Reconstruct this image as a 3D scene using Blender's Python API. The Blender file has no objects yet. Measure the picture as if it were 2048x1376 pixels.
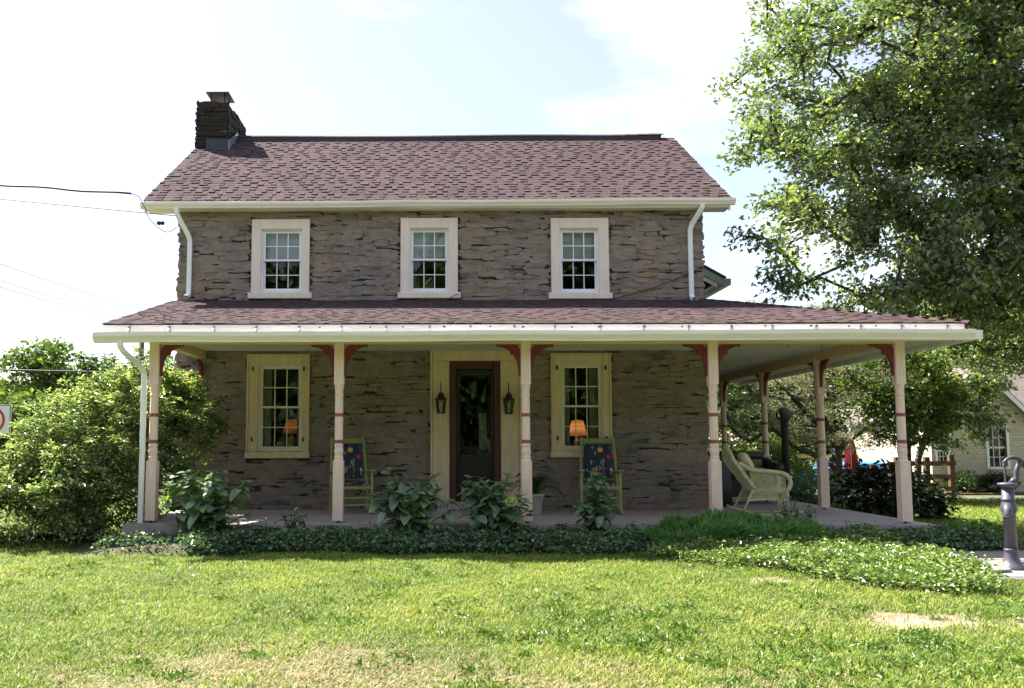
import bpy, math, random
import numpy as np
from mathutils import Vector, Matrix, Euler

R = math.radians
scene = bpy.context.scene
COL = scene.collection

# ------------------------------------------------------------------ camera
cam_data = bpy.data.cameras.new('camera')
cam = bpy.data.objects.new('camera', cam_data)
COL.objects.link(cam)
cam.location = (0.0, 0.0, 1.07)
cam.rotation_euler = (R(90 + 5.012), 0.0, R(0.7))
cam_data.sensor_width = 36.0
cam_data.lens = 30.867
cam_data.shift_x = 0.0762
cam_data.shift_y = 0.0220
cam_data.clip_end = 2000.0
scene.camera = cam

# ------------------------------------------------------------------ sky, sun, exposure
SUN_TO = Vector((-1.35, 1.0, 2.2)).normalized()          # towards the sun: behind the house, to the left
SUN_EL = math.asin(SUN_TO.z)
world = bpy.data.worlds.new('World')
scene.world = world
world.use_nodes = True
wn, wl = world.node_tree.nodes, world.node_tree.links
wn.clear()
w_out = wn.new('ShaderNodeOutputWorld')
w_bg = wn.new('ShaderNodeBackground')
w_sky = wn.new('ShaderNodeTexSky')
w_sky.sky_type = 'NISHITA'
w_sky.sun_disc = False
w_sky.sun_elevation = SUN_EL
w_sky.sun_rotation = math.atan2(SUN_TO.x, SUN_TO.y)
w_sky.air_density = 1.0
w_sky.dust_density = 1.2
w_sky.ozone_density = 1.0
# thin bright summer haze all over and soft cloud streaks
w_tc = wn.new('ShaderNodeTexCoord')
w_map = wn.new('ShaderNodeMapping')
w_map.inputs['Scale'].default_value = (1.4, 1.4, 4.2)
w_map.inputs['Rotation'].default_value = (0.0, R(-30), 0.0)
w_map.inputs['Location'].default_value = (5.2, 0.3, 2.9)
w_noise = wn.new('ShaderNodeTexNoise')
w_noise.inputs['Scale'].default_value = 2.1
w_noise.inputs['Detail'].default_value = 6.0
w_noise.inputs['Roughness'].default_value = 0.55
w_ramp = wn.new('ShaderNodeMapRange')
w_ramp.inputs['From Min'].default_value = 0.50
w_ramp.inputs['From Max'].default_value = 0.72
w_ramp.inputs['To Min'].default_value = 0.0
w_ramp.inputs['To Max'].default_value = 0.75
w_haze = wn.new('ShaderNodeMix'); w_haze.data_type = 'RGBA'
w_haze.inputs[0].default_value = 0.20
w_haze.inputs[7].default_value = (6.6, 5.8, 5.9, 1.0)
w_cloud = wn.new('ShaderNodeMix'); w_cloud.data_type = 'RGBA'
w_cloud.inputs[7].default_value = (6.6, 6.6, 6.6, 1.0)
wl.new(w_tc.outputs['Generated'], w_map.inputs['Vector'])
wl.new(w_map.outputs['Vector'], w_noise.inputs['Vector'])
wl.new(w_noise.outputs['Fac'], w_ramp.inputs['Value'])
wl.new(w_sky.outputs['Color'], w_haze.inputs[6])
wl.new(w_haze.outputs[2], w_cloud.inputs[6])
wl.new(w_ramp.outputs['Result'], w_cloud.inputs[0])
wl.new(w_cloud.outputs[2], w_bg.inputs['Color'])
w_bg.inputs['Strength'].default_value = 0.062
wl.new(w_bg.outputs['Background'], w_out.inputs['Surface'])

sun_data = bpy.data.lights.new('sun', 'SUN')
sun_data.energy = 5.0
sun_data.angle = R(0.5)
sun_data.color = (1.0, 0.95, 0.86)
sun = bpy.data.objects.new('sun', sun_data)
COL.objects.link(sun)
sun.rotation_euler = (-SUN_TO).to_track_quat('-Z', 'Y').to_euler()
sun.location = (-20, 15, 30)

scene.view_settings.view_transform = 'Standard'
scene.view_settings.look = 'None'
scene.view_settings.gamma = 1.0
scene.view_settings.use_curve_mapping = False
scene.view_settings.exposure = 2.08
scene.render.engine = 'CYCLES'
scene.cycles.max_bounces = 8
scene.cycles.transparent_max_bounces = 16
scene.cycles.sample_clamp_indirect = 6.0
scene.cycles.use_denoising = True

# ------------------------------------------------------------------ materials
def newmat(name):
    m = bpy.data.materials.new(name)
    m.use_nodes = True
    n, l = m.node_tree.nodes, m.node_tree.links
    b = n.get('Principled BSDF')
    return m, n, l, b

def mixc(n, l, fac, a, b, mode='MIX'):
    x = n.new('ShaderNodeMix'); x.data_type = 'RGBA'; x.blend_type = mode
    for i, v in ((0, fac), (6, a), (7, b)):
        if hasattr(v, 'is_linked') or hasattr(v, 'links'):
            l.new(v, x.inputs[i])
        elif i == 0:
            x.inputs[0].default_value = v
        else:
            x.inputs[i].default_value = (v[0], v[1], v[2], 1.0)
    return x.outputs[2]

def noise(n, l, scale, detail=4.0, rough=0.55, vec=None, stretch=None):
    tc = n.new('ShaderNodeTexCoord')
    t = n.new('ShaderNodeTexNoise')
    t.inputs['Scale'].default_value = scale
    t.inputs['Detail'].default_value = detail
    t.inputs['Roughness'].default_value = rough
    src = tc.outputs['Object'] if vec is None else vec
    if stretch:
        mp = n.new('ShaderNodeMapping'); mp.inputs['Scale'].default_value = stretch
        l.new(src, mp.inputs['Vector']); src = mp.outputs['Vector']
    l.new(src, t.inputs['Vector'])
    return t.outputs['Fac']

def rng_map(n, l, v, a, b, c=0.0, d=1.0):
    r = n.new('ShaderNodeMapRange')
    r.inputs['From Min'].default_value = a; r.inputs['From Max'].default_value = b
    r.inputs['To Min'].default_value = c; r.inputs['To Max'].default_value = d
    l.new(v, r.inputs['Value'])
    return r.outputs['Result']

def mul(n, l, a, b, op='MULTIPLY'):
    x = n.new('ShaderNodeMath'); x.operation = op
    for i, v in ((0, a), (1, b)):
        if isinstance(v, (int, float)): x.inputs[i].default_value = v
        else: l.new(v, x.inputs[i])
    return x.outputs[0]

def piece_random(n, l):
    """one number per piece: works for single objects and for pieces joined in one mesh"""
    g = n.new('ShaderNodeNewGeometry'); o = n.new('ShaderNodeObjectInfo')
    s = mul(n, l, g.outputs['Random Per Island'], o.outputs['Random'], 'ADD')
    return mul(n, l, mul(n, l, s, 7.31), 1.0, 'MODULO')

def ramp(n, l, v, stops, interp='LINEAR'):
    r = n.new('ShaderNodeValToRGB'); r.color_ramp.interpolation = interp
    el = r.color_ramp.elements
    while len(el) < len(stops): el.new(0.5)
    for e, (p, c) in zip(el, stops):
        e.position = p; e.color = (c[0], c[1], c[2], 1.0)
    l.new(v, r.inputs['Fac'])
    return r.outputs['Color']

def bump(n, l, b, h, strength, dist=0.01):
    x = n.new('ShaderNodeBump'); x.inputs['Strength'].default_value = strength; x.inputs['Distance'].default_value = dist
    l.new(h, x.inputs['Height']); l.new(x.outputs['Normal'], b.inputs['Normal'])

def paint(name, c, rough=0.5, var=0.12, scale=6.0, dirt=None, bumps=0.15, metal=0.0, fine=60.0, stretch=None, worn=None):
    m, n, l, b = newmat(name)
    f = noise(n, l, scale, 5.0, 0.6, stretch=stretch)
    lo = [x * (1 - var * 1.6) for x in c]; hi = [min(1, x * (1 + var)) for x in c]
    col = ramp(n, l, f, [(0.3, lo), (0.7, hi)])
    if dirt:
        f2 = noise(n, l, scale * 2.3, 8.0, 0.7, stretch=stretch)
        col = mixc(n, l, rng_map(n, l, f2, 0.52, 0.78, 0.0, 0.75), col, dirt)
    if worn:
        f3 = noise(n, l, 26.0, 6.0, 0.75, stretch=stretch)
        col = mixc(n, l, rng_map(n, l, f3, 0.63, 0.68, 0.0, 1.0), col, worn)
    l.new(col, b.inputs['Base Color'])
    b.inputs['Roughness'].default_value = rough
    b.inputs['Metallic'].default_value = metal
    if bumps:
        bump(n, l, b, noise(n, l, fine, 4.0, 0.6, stretch=stretch), bumps, 0.004)
    return m

def leafmat(name, stops, rough=0.42, trans=0.35, spec=0.5, coat=0.0, patch=0.0, patch_c=None, patch_scale=1.0):
    m, n, l, b = newmat(name)
    col = ramp(n, l, piece_random(n, l), stops)
    if patch_c is not None:
        f = noise(n, l, patch_scale, 4.0, 0.6)
        col = mixc(n, l, rng_map(n, l, f, 0.45, 0.65, 0.0, patch), col, patch_c)
    l.new(col, b.inputs['Base Color'])
    b.inputs['Roughness'].default_value = rough
    b.inputs['Specular IOR Level'].default_value = spec
    b.inputs['Coat Weight'].default_value = coat; b.inputs['Coat Roughness'].default_value = 0.2; b.inputs['Coat IOR'].default_value = 1.7
    t = n.new('ShaderNodeBsdfTranslucent')
    tc = mixc(n, l, 1.0, col, (1.1, 1.2, 0.5), 'MULTIPLY')
    l.new(tc, t.inputs['Color'])
    mx = n.new('ShaderNodeMixShader'); mx.inputs[0].default_value = trans
    l.new(b.outputs[0], mx.inputs[1]); l.new(t.outputs[0], mx.inputs[2])
    l.new(mx.outputs[0], n['Material Output'].inputs['Surface'])
    return m

def glassmat(name, tint=(1, 1, 1), refl=1.0):
    m, n, l, b = newmat(name)
    n.remove(b)
    tr = n.new('ShaderNodeBsdfTransparent'); tr.inputs['Color'].default_value = (*tint, 1)
    gl = n.new('ShaderNodeBsdfGlossy'); gl.inputs['Roughness'].default_value = 0.015
    lw = n.new('ShaderNodeFresnel'); lw.inputs['IOR'].default_value = 1.5
    f = mul(n, l, lw.outputs[0], refl)
    nb = n.new('ShaderNodeBump'); nb.inputs['Strength'].default_value = 0.012; nb.inputs['Distance'].default_value = 0.02
    l.new(noise(n, l, 2.5, 1.0), nb.inputs['Height']); l.new(nb.outputs['Normal'], gl.inputs['Normal'])
    mx = n.new('ShaderNodeMixShader')
    l.new(f, mx.inputs[0]); l.new(tr.outputs[0], mx.inputs[1]); l.new(gl.outputs[0], mx.inputs[2])
    l.new(mx.outputs[0], n['Material Output'].inputs['Surface'])
    return m

def emitmat(name, c, strength):
    m, n, l, b = newmat(name)
    b.inputs['Base Color'].default_value = (*c, 1)
    b.inputs['Emission Color'].default_value = (*c, 1)
    b.inputs['Emission Strength'].default_value = strength
    return m

M = {}
M['trim_tan'] = paint('tan_trim', (0.74, 0.57, 0.38), 0.6, 0.10, 3.0, dirt=(0.5, 0.4, 0.28), bumps=0.25, stretch=(3, 3, 0.6))
M['trim_upper'] = paint('beige_trim', (0.84, 0.71, 0.64), 0.6, 0.06, 3.0, bumps=0.12, stretch=(3, 3, 0.6))
M['white'] = paint('white_vinyl', (0.88, 0.88, 0.91), 0.35, 0.03, 3.0, bumps=0.0)
M['cream_sash'] = paint('cream_sash', (0.80, 0.75, 0.64), 0.45, 0.05, 5.0, bumps=0.05)
M['gutter'] = paint('gutter_white', (0.93, 0.835, 0.80), 0.38, 0.05, 2.2, dirt=(0.66, 0.6, 0.54), bumps=0.03, stretch=(0.6, 1, 8))
M['fascia'] = paint('fascia_white', (0.86, 0.86, 0.87), 0.45, 0.06, 2.0, dirt=(0.5, 0.5, 0.5), bumps=0.05, stretch=(0.5, 1, 4))
M['post'] = paint('post_paint', (0.86, 0.64, 0.55), 0.55, 0.07, 5.0, dirt=(0.60, 0.46, 0.39), bumps=0.3, stretch=(4, 4, 0.5), worn=(0.5, 0.40, 0.33))
M['beam'] = paint('beam_tan', (0.64, 0.48, 0.27), 0.6, 0.08, 2.0, dirt=(0.36, 0.27, 0.16), bumps=0.2, stretch=(0.5, 3, 3))
M['red'] = paint('bracket_red', (0.19, 0.022, 0.035), 0.5, 0.15, 9.0, dirt=(0.16, 0.02, 0.025), bumps=0.15)
M['band'] = paint('band_red', (0.34, 0.075, 0.09), 0.55, 0.1, 9.0, bumps=0.1)
M['door_red'] = paint('door_red', (0.085, 0.018, 0.022), 0.42, 0.12, 4.0, bumps=0.05)
M['door_dark'] = paint('door_dark', (0.010, 0.006, 0.007), 0.4, 0.1, 4.0, bumps=0.03)
M['ceiling'] = paint('ceiling_board', (0.74, 0.72, 0.68), 0.6, 0.07, 2.0, dirt=(0.55, 0.53, 0.48), bumps=0.1, stretch=(0.3, 5, 1))
M['metal_dark'] = paint('black_iron', (0.018, 0.017, 0.017), 0.45, 0.2, 12.0, bumps=0.1)
M['metal_rust'] = paint('rusty_iron', (0.05, 0.03, 0.022), 0.7, 0.3, 12.0, dirt=(0.12, 0.05, 0.02), bumps=0.2)
M['galv'] = paint('galvanised', (0.42, 0.46, 0.52), 0.35, 0.12, 6.0, metal=0.6, bumps=0.05)
M['lead'] = paint('dull_flashing', (0.045, 0.05, 0.068), 0.45, 0.15, 4.0, metal=0.4, bumps=0.1)
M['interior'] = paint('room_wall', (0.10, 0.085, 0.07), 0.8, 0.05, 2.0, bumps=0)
M['curtain'] = paint('sheer_curtain', (0.55, 0.52, 0.45), 0.8, 0.08, 9.0, bumps=0.1, stretch=(5, 5, 0.4))
M['blind'] = paint('roller_blind', (0.72, 0.76, 0.80), 0.8, 0.03, 3.0, bumps=0.0)
M['glass'] = glassmat('window_glass', (0.86, 0.9, 0.9), 1.6)
M['glass_lamp'] = glassmat('lantern_glass', (0.9, 0.9, 0.86), 1.8)
M['concrete'] = paint('porch_concrete', (0.40, 0.345, 0.335), 0.8, 0.12, 1.6, dirt=(0.28, 0.24, 0.23), bumps=0.35)
M['wire'] = paint('wire_black', (0.012, 0.012, 0.014), 0.6, 0.1, 5.0, bumps=0)
M['wire_thin'] = paint('wire_grey', (0.10, 0.10, 0.11), 0.6, 0.1, 5.0, bumps=0)
M['bark'] = paint('bark_dark', (0.055, 0.042, 0.034), 0.85, 0.35, 7.0, bumps=0.8, stretch=(3, 3, 0.6), fine=25)
M['bark_grey'] = paint('bark_grey', (0.10, 0.088, 0.075), 0.85, 0.35, 9.0, bumps=0.8, stretch=(3, 3, 0.6), fine=25)
M['stem'] = paint('plant_stem', (0.09, 0.085, 0.04), 0.6, 0.3, 20.0, bumps=0.1)
M['rock_green'] = paint('rocker_green', (0.30, 0.345, 0.115), 0.5, 0.14, 8.0, dirt=(0.2, 0.2, 0.07), bumps=0.12)
M['wicker'] = paint('wicker_yellow', (0.62, 0.58, 0.36), 0.55, 0.15, 14.0, dirt=(0.42, 0.40, 0.22), bumps=0.5, fine=120)
M['wicker_dark'] = paint('wicker_black', (0.02, 0.017, 0.013), 0.5, 0.3, 14.0, bumps=0.5, fine=120)
M['pillow_yellow'] = paint('yellow_cloth', (0.55, 0.40, 0.05), 0.8, 0.08, 12.0, bumps=0.2)
M['pump'] = paint('pump_iron', (0.085, 0.08, 0.115), 0.42, 0.14, 6.0, dirt=(0.06, 0.045, 0.045), bumps=0.25, metal=0.1)
M['fence'] = paint('fence_brown', (0.14, 0.075, 0.032), 0.75, 0.25, 5.0, dirt=(0.07, 0.04, 0.02), bumps=0.4, stretch=(0.5, 4, 4))
M['fence_pale'] = paint('fence_new_wood', (0.48, 0.33, 0.18), 0.7, 0.15, 5.0, bumps=0.3, stretch=(0.5, 4, 4))
M['pot'] = paint('fern_pot', (0.42, 0.41, 0.36), 0.7, 0.12, 9.0, bumps=0.2)
M['pipe'] = paint('drain_pipe_black', (0.012, 0.012, 0.013), 0.4, 0.2, 5.0, bumps=0)
M['pole'] = paint('pole_wood', (0.09, 0.07, 0.055), 0.85, 0.2, 5.0, bumps=0.3, stretch=(4, 4, 0.4))
M['slab'] = paint('path_stone', (0.24, 0.22, 0.20), 0.85, 0.15, 2.5, dirt=(0.22, 0.19, 0.16), bumps=0.4)
M['mulch'] = paint('mulch', (0.16, 0.075, 0.045), 0.9, 0.4, 14.0, bumps=0.9, fine=40)
M['black'] = paint('sign_black', (0.01, 0.01, 0.01), 0.5, 0.0, 5.0, bumps=0)
M['sign_white'] = paint('sign_white', (0.78, 0.79, 0.82), 0.35, 0.03, 5.0, bumps=0)
M['sign_red'] = paint('sign_red', (0.55, 0.03, 0.03), 0.35, 0.04, 5.0, bumps=0)
M['blue'] = paint('blue_plastic', (0.03, 0.2, 0.62), 0.4, 0.05, 5.0, bumps=0)
M['canvas'] = paint('beige_canvas', (0.72, 0.64, 0.42), 0.8, 0.05, 5.0, bumps=0.05)
M['bell'] = paint('bell_iron', (0.16, 0.15, 0.145), 0.3, 0.15, 9.0, bumps=0.1, metal=0.3)
M['cottage_roof'] = paint('cottage_shingle', (0.13, 0.10, 0.095), 0.85, 0.25, 14.0, bumps=0.4)
m, n, l, b = newmat('lampshade_cloth')
b.inputs['Base Color'].default_value = (0.62, 0.42, 0.26, 1); b.inputs['Roughness'].default_value = 0.9
t = n.new('ShaderNodeBsdfTranslucent'); t.inputs['Color'].default_value = (0.85, 0.50, 0.24, 1)
mx = n.new('ShaderNodeMixShader'); mx.inputs[0].default_value = 0.65
l.new(b.outputs[0], mx.inputs[1]); l.new(t.outputs[0], mx.inputs[2]); l.new(mx.outputs[0], n['Material Output'].inputs['Surface'])
M['lamp_shade'] = m
M['lamp_body'] = paint('lamp_ceramic', (0.45, 0.26, 0.16), 0.35, 0.1, 7.0, bumps=0)
M['bulb'] = paint('frosted_bulb', (0.75, 0.72, 0.66), 0.4, 0.0, 4.0, bumps=0)

# rubble stone: weathered brown-grey schist with mortar smeared over it
def stonemat(name, dark=1.0, smear=1.0):
    m, n, l, b = newmat(name)
    pr = piece_random(n, l)
    col = ramp(n, l, pr, [(0.0, (0.137, 0.125, 0.114)), (0.18, (0.308, 0.243, 0.183)), (0.36, (0.228, 0.216, 0.208)),
                          (0.52, (0.342, 0.270, 0.198)), (0.66, (0.285, 0.233, 0.198)), (0.8, (0.308, 0.221, 0.158)), (0.9, (0.171, 0.162, 0.163)), (1.0, (0.097, 0.086, 0.079))])
    g = n.new('ShaderNodeNewGeometry')
    f = noise(n, l, 9.0, 6.0, 0.65, vec=g.outputs['Position'], stretch=(0.6, 1, 2.6))
    col = mixc(n, l, 1.0, col, ramp(n, l, f, [(0.25, (0.55, 0.55, 0.57)), (0.75, (1.35, 1.32, 1.26))]), 'MULTIPLY')
    f2 = noise(n, l, 2.2, 6.0, 0.62, vec=g.outputs['Position'])
    col = mixc(n, l, rng_map(n, l, f2, 0.40, 0.62, 0.08 * smear, 0.82 * smear), col, (0.315 * dark, 0.258 * dark, 0.232 * dark))
    f4 = noise(n, l, 1.1, 5.0, 0.6, vec=g.outputs['Position'])
    col = mixc(n, l, 1.0, col, ramp(n, l, f4, [(0.32, (0.86, 0.92, 1.06)), (0.5, (1.0, 1.0, 1.0)), (0.66, (1.16, 1.03, 0.90))]), 'MULTIPLY')
    if dark < 0.9:
        col = mixc(n, l, 1.0, col, (dark, dark, dark), 'MULTIPLY')
    l.new(col, b.inputs['Base Color'])
    b.inputs['Roughness'].default_value = 0.88
    b.inputs['Specular IOR Level'].default_value = 0.25
    bump(n, l, b, noise(n, l, 26.0, 7.0, 0.7, vec=g.outputs['Position'], stretch=(0.5, 1, 2.2)), 0.85, 0.02)
    return m
M['stone'] = stonemat('rubble_stone')
M['stone_chimney'] = stonemat('chimney_stone_dark', 0.17, 0.5)  # same rubble stone, darkened evenly, with less mortar smear
m, n, l, b = newmat('lime_mortar')
g = n.new('ShaderNodeNewGeometry')
f = noise(n, l, 7.0, 7.0, 0.65, vec=g.outputs['Position'])
l.new(ramp(n, l, f, [(0.3, (0.20, 0.16, 0.135)), (0.7, (0.335, 0.272, 0.232))]), b.inputs['Base Color'])
b.inputs['Roughness'].default_value = 0.95
bump(n, l, b, noise(n, l, 18.0, 8.0, 0.7, vec=g.outputs['Position'], stretch=(0.6, 1, 1.8)), 1.0, 0.03)
M['mortar'] = m
M['joint'] = paint('joint_shade', (0.06, 0.05, 0.042), 0.95, 0.3, 9.0, bumps=0.3)  # dark backing: depth shade of the open slits put into the colour

# asphalt shingles
m, n, l, b = newmat('asphalt_shingle')
col = ramp(n, l, piece_random(n, l), [(0.0, (0.070, 0.051, 0.056)), (0.3, (0.082, 0.058, 0.062)), (0.55, (0.074, 0.054, 0.060)), (0.8, (0.090, 0.063, 0.066)), (1.0, (0.065, 0.050, 0.056))])
g = n.new('ShaderNodeNewGeometry')
col = mixc(n, l, 1.0, col, ramp(n, l, noise(n, l, 160.0, 3.0, 0.6, vec=g.outputs['Position']), [(0.25, (0.62, 0.62, 0.62)), (0.75, (1.35, 1.33, 1.3))]), 'MULTIPLY')
col = mixc(n, l, 1.0, col, ramp(n, l, noise(n, l, 0.9, 5.0, 0.6, vec=g.outputs['Position']), [(0.3, (0.84, 0.84, 0.86)), (0.7, (1.12, 1.1, 1.08))]), 'MULTIPLY')
l.new(col, b.inputs['Base Color'])
b.inputs['Roughness'].default_value = 0.95; b.inputs['Specular IOR Level'].default_value = 0.04
bump(n, l, b, noise(n, l, 220.0, 2.0, 0.6, vec=g.outputs['Position']), 0.4, 0.004)
M['shingle'] = m

# floral cushion print: navy cloth, round flowers, pale leaf sprigs
m, n, l, b = newmat('floral_print')
tc = n.new('ShaderNodeTexCoord')
v = n.new('ShaderNodeTexVoronoi'); v.inputs['Scale'].default_value = 6.3; v.inputs['Randomness'].default_value = 0.75
l.new(tc.outputs['Object'], v.inputs['Vector'])
sep = n.new('ShaderNodeSeparateColor'); l.new(v.outputs['Color'], sep.inputs[0])
fl = ramp(n, l, sep.outputs[0], [(0.0, (0.5, 0.03, 0.11)), (0.25, (0.6, 0.38, 0.12)), (0.45, (0.62, 0.58, 0.5)), (0.62, (0.55, 0.12, 0.05)), (0.8, (0.2, 0.06, 0.16)), (0.9, (0.55, 0.42, 0.2))], 'CONSTANT')
mask = rng_map(n, l, v.outputs['Distance'], 0.36, 0.32)
on = mul(n, l, sep.outputs[1], 0.28, 'GREATER_THAN')
v2 = n.new('ShaderNodeTexVoronoi'); v2.inputs['Scale'].default_value = 12.0; v2.feature = 'F1'
mp = n.new('ShaderNodeMapping'); mp.inputs['Rotation'].default_value = (0, R(35), 0); mp.inputs['Scale'].default_value = (1.9, 1, 0.75)
l.new(tc.outputs['Object'], mp.inputs['Vector']); l.new(mp.outputs['Vector'], v2.inputs['Vector'])
leafm = rng_map(n, l, v2.outputs['Distance'], 0.36, 0.31)
sep2 = n.new('ShaderNodeSeparateColor'); l.new(v2.outputs['Color'], sep2.inputs[0])
leafm = mul(n, l, leafm, mul(n, l, sep2.outputs[0], 0.42, 'GREATER_THAN'))
col = mixc(n, l, leafm, (0.028, 0.031, 0.058), (0.20, 0.30, 0.31))
col = mixc(n, l, mul(n, l, mask, on), col, fl)
l.new(col, b.inputs['Base Color']); b.inputs['Roughness'].default_value = 0.85
M['floral'] = m

# striped red parasol
m, n, l, b = newmat('red_striped_canvas')
g = n.new('ShaderNodeNewGeometry')
l.new(ramp(n, l, piece_random(n, l), [(0.0, (0.40, 0.06, 0.10)), (0.4, (0.34, 0.045, 0.08)), (0.62, (0.52, 0.26, 0.29))]), b.inputs['Base Color'])
b.inputs['Roughness'].default_value = 0.8
M['parasol'] = m

# cream painted brick (far cottage; bricks only a few pixels)
m, n, l, b = newmat('cream_brick')
tc = n.new('ShaderNodeTexCoord')
mp = n.new('ShaderNodeMapping'); mp.inputs['Rotation'].default_value = (R(90), 0, 0)
l.new(tc.outputs['Object'], mp.inputs['Vector'])
br = n.new('ShaderNodeTexBrick'); br.inputs['Scale'].default_value = 1.0
br.inputs['Brick Width'].default_value = 0.22; br.inputs['Row Height'].default_value = 0.075; br.inputs['Mortar Size'].default_value = 0.008
br.inputs['Color1'].default_value = (0.60, 0.54, 0.43, 1); br.inputs['Color2'].default_value = (0.50, 0.44, 0.34, 1); br.inputs['Mortar'].default_value = (0.40, 0.36, 0.28, 1)
l.new(mp.outputs['Vector'], br.inputs['Vector'])
l.new(br.outputs['Color'], b.inputs['Base Color']); b.inputs['Roughness'].default_value = 0.85
bump(n, l, b, br.outputs['Fac'], -0.6, 0.01)
M['cream_brick'] = m

# lawn soil and far grass
m, n, l, b = newmat('lawn_ground')
g = n.new('ShaderNodeNewGeometry')
f1 = noise(n, l, 1.3, 8.0, 0.65, vec=g.outputs['Position'])
f2 = noise(n, l, 14.0, 6.0, 0.7, vec=g.outputs['Position'])
col = ramp(n, l, f1, [(0.3, (0.045, 0.075, 0.014)), (0.5, (0.065, 0.09, 0.018)), (0.68, (0.09, 0.10, 0.03))])
col = mixc(n, l, rng_map(n, l, f2, 0.4, 0.7, 0.0, 0.4), col, (0.10, 0.08, 0.04))
at = n.new('ShaderNodeAttribute'); at.attribute_name = 'bare'
col = mixc(n, l, at.outputs['Fac'], col, ramp(n, l, f2, [(0.3, (0.20, 0.145, 0.10)), (0.7, (0.31, 0.235, 0.17))]))
at2 = n.new('ShaderNodeAttribute'); at2.attribute_name = 'soil'
col = mixc(n, l, at2.outputs['Fac'], col, ramp(n, l, f2, [(0.3, (0.035, 0.026, 0.018)), (0.7, (0.085, 0.06, 0.04))]))
l.new(col, b.inputs['Base Color']); b.inputs['Roughness'].default_value = 0.95
bump(n, l, b, f2, 0.7, 0.03)
M['ground'] = m

# grass blades
m, n, l, b = newmat('grass_blade')
pr = piece_random(n, l)
gcol = ramp(n, l, pr, [(0.0, (0.05, 0.13, 0.01)), (0.35, (0.14, 0.255, 0.018)), (0.7, (0.235, 0.33, 0.028)), (1.0, (0.42, 0.45, 0.085))])
at = n.new('ShaderNodeAttribute'); at.attribute_name = 'dry'
dcol = ramp(n, l, pr, [(0.0, (0.30, 0.23, 0.11)), (0.5, (0.42, 0.335, 0.18)), (1.0, (0.52, 0.43, 0.26))])
gg = n.new('ShaderNodeNewGeometry')
gcol = mixc(n, l, 1.0, gcol, ramp(n, l, noise(n, l, 0.9, 6.0, 0.62, vec=gg.outputs['Position']), [(0.32, (0.58, 0.74, 0.6)), (0.5, (0.95, 1.0, 0.9)), (0.68, (1.35, 1.18, 1.1))]), 'MULTIPLY')
col = mixc(n, l, at.outputs['Fac'], gcol, dcol)
l.new(col, b.inputs['Base Color']); b.inputs['Roughness'].default_value = 0.55; b.inputs['Specular IOR Level'].default_value = 0.35
t = n.new('ShaderNodeBsdfTranslucent'); l.new(col, t.inputs['Color'])
mx = n.new('ShaderNodeMixShader'); mx.inputs[0].default_value = 0.4
l.new(b.outputs[0], mx.inputs[1]); l.new(t.outputs[0], mx.inputs[2]); l.new(mx.outputs[0], n['Material Output'].inputs['Surface'])
M['grass'] = m

M['leaf_oak'] = leafmat('oak_leaf', [(0.0, (0.06, 0.09, 0.045)), (0.5, (0.14, 0.19, 0.085)), (0.86, (0.24, 0.29, 0.14)), (1.0, (0.42, 0.48, 0.10))], 0.34, 0.48, 1.0, coat=1.0)
M['leaf_far'] = leafmat('far_leaf', [(0.0, (0.045, 0.08, 0.03)), (0.6, (0.085, 0.14, 0.045)), (1.0, (0.14, 0.20, 0.065))], 0.5, 0.3, 0.4)
M['leaf_far2'] = leafmat('far_leaf_light', [(0.0, (0.06, 0.105, 0.035)), (0.6, (0.125, 0.185, 0.05)), (1.0, (0.22, 0.28, 0.07))], 0.5, 0.35, 0.4)
M['leaf_cedar'] = leafmat('cedar_needle', [(0.0, (0.15, 0.155, 0.11)), (0.5, (0.29, 0.30, 0.215)), (1.0, (0.44, 0.44, 0.33))], 0.6, 0.3, 0.3)
M['leaf_bush'] = leafmat('bush_leaf', [(0.0, (0.06, 0.115, 0.045)), (0.45, (0.14, 0.215, 0.08)), (0.7, (0.28, 0.345, 0.15)), (0.86, (0.50, 0.51, 0.25)), (1.0, (0.72, 0.67, 0.48))], 0.26, 0.42, 1.0)
M['leaf_hydrangea'] = leafmat('hydrangea_leaf', [(0.0, (0.12, 0.19, 0.13)), (0.45, (0.18, 0.265, 0.185)), (0.8, (0.22, 0.33, 0.19)), (1.0, (0.30, 0.44, 0.11))], 0.34, 0.3, 0.7)  # bluish tone carries the glossy sky reflection in the leaf colour
M['leaf_ivy'] = leafmat('ivy_leaf', [(0.0, (0.05, 0.03, 0.015)), (0.05, (0.05, 0.10, 0.06)), (0.5, (0.09, 0.175, 0.095)), (0.85, (0.15, 0.25, 0.10)), (1.0, (0.30, 0.36, 0.18))], 0.34, 0.25, 0.7)
M['leaf_vinca'] = leafmat('vinca_leaf', [(0.0, (0.10, 0.07, 0.03)), (0.04, (0.07, 0.14, 0.03)), (0.5, (0.16, 0.25, 0.055)), (0.85, (0.25, 0.33, 0.09)), (1.0, (0.5, 0.52, 0.26))], 0.3, 0.3, 0.9)
M['leaf_weed'] = leafmat('weed_leaf', [(0.0, (0.09, 0.20, 0.07)), (0.6, (0.15, 0.32, 0.10)), (1.0, (0.26, 0.42, 0.13))], 0.5, 0.35, 0.4)
M['leaf_clover'] = leafmat('clover_leaf', [(0.0, (0.06, 0.125, 0.02)), (0.6, (0.10, 0.18, 0.03)), (1.0, (0.17, 0.25, 0.05))], 0.4, 0.35, 0.5)
M['leaf_dark'] = leafmat('laurel_leaf', [(0.0, (0.008, 0.016, 0.006)), (0.7, (0.02, 0.038, 0.012)), (1.0, (0.05, 0.07, 0.02))], 0.35, 0.15, 0.5)
M['leaf_fern'] = leafmat('fern_leaf', [(0.0, (0.03, 0.06, 0.02)), (1.0, (0.08, 0.13, 0.035))], 0.5, 0.3, 0.4)
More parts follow.
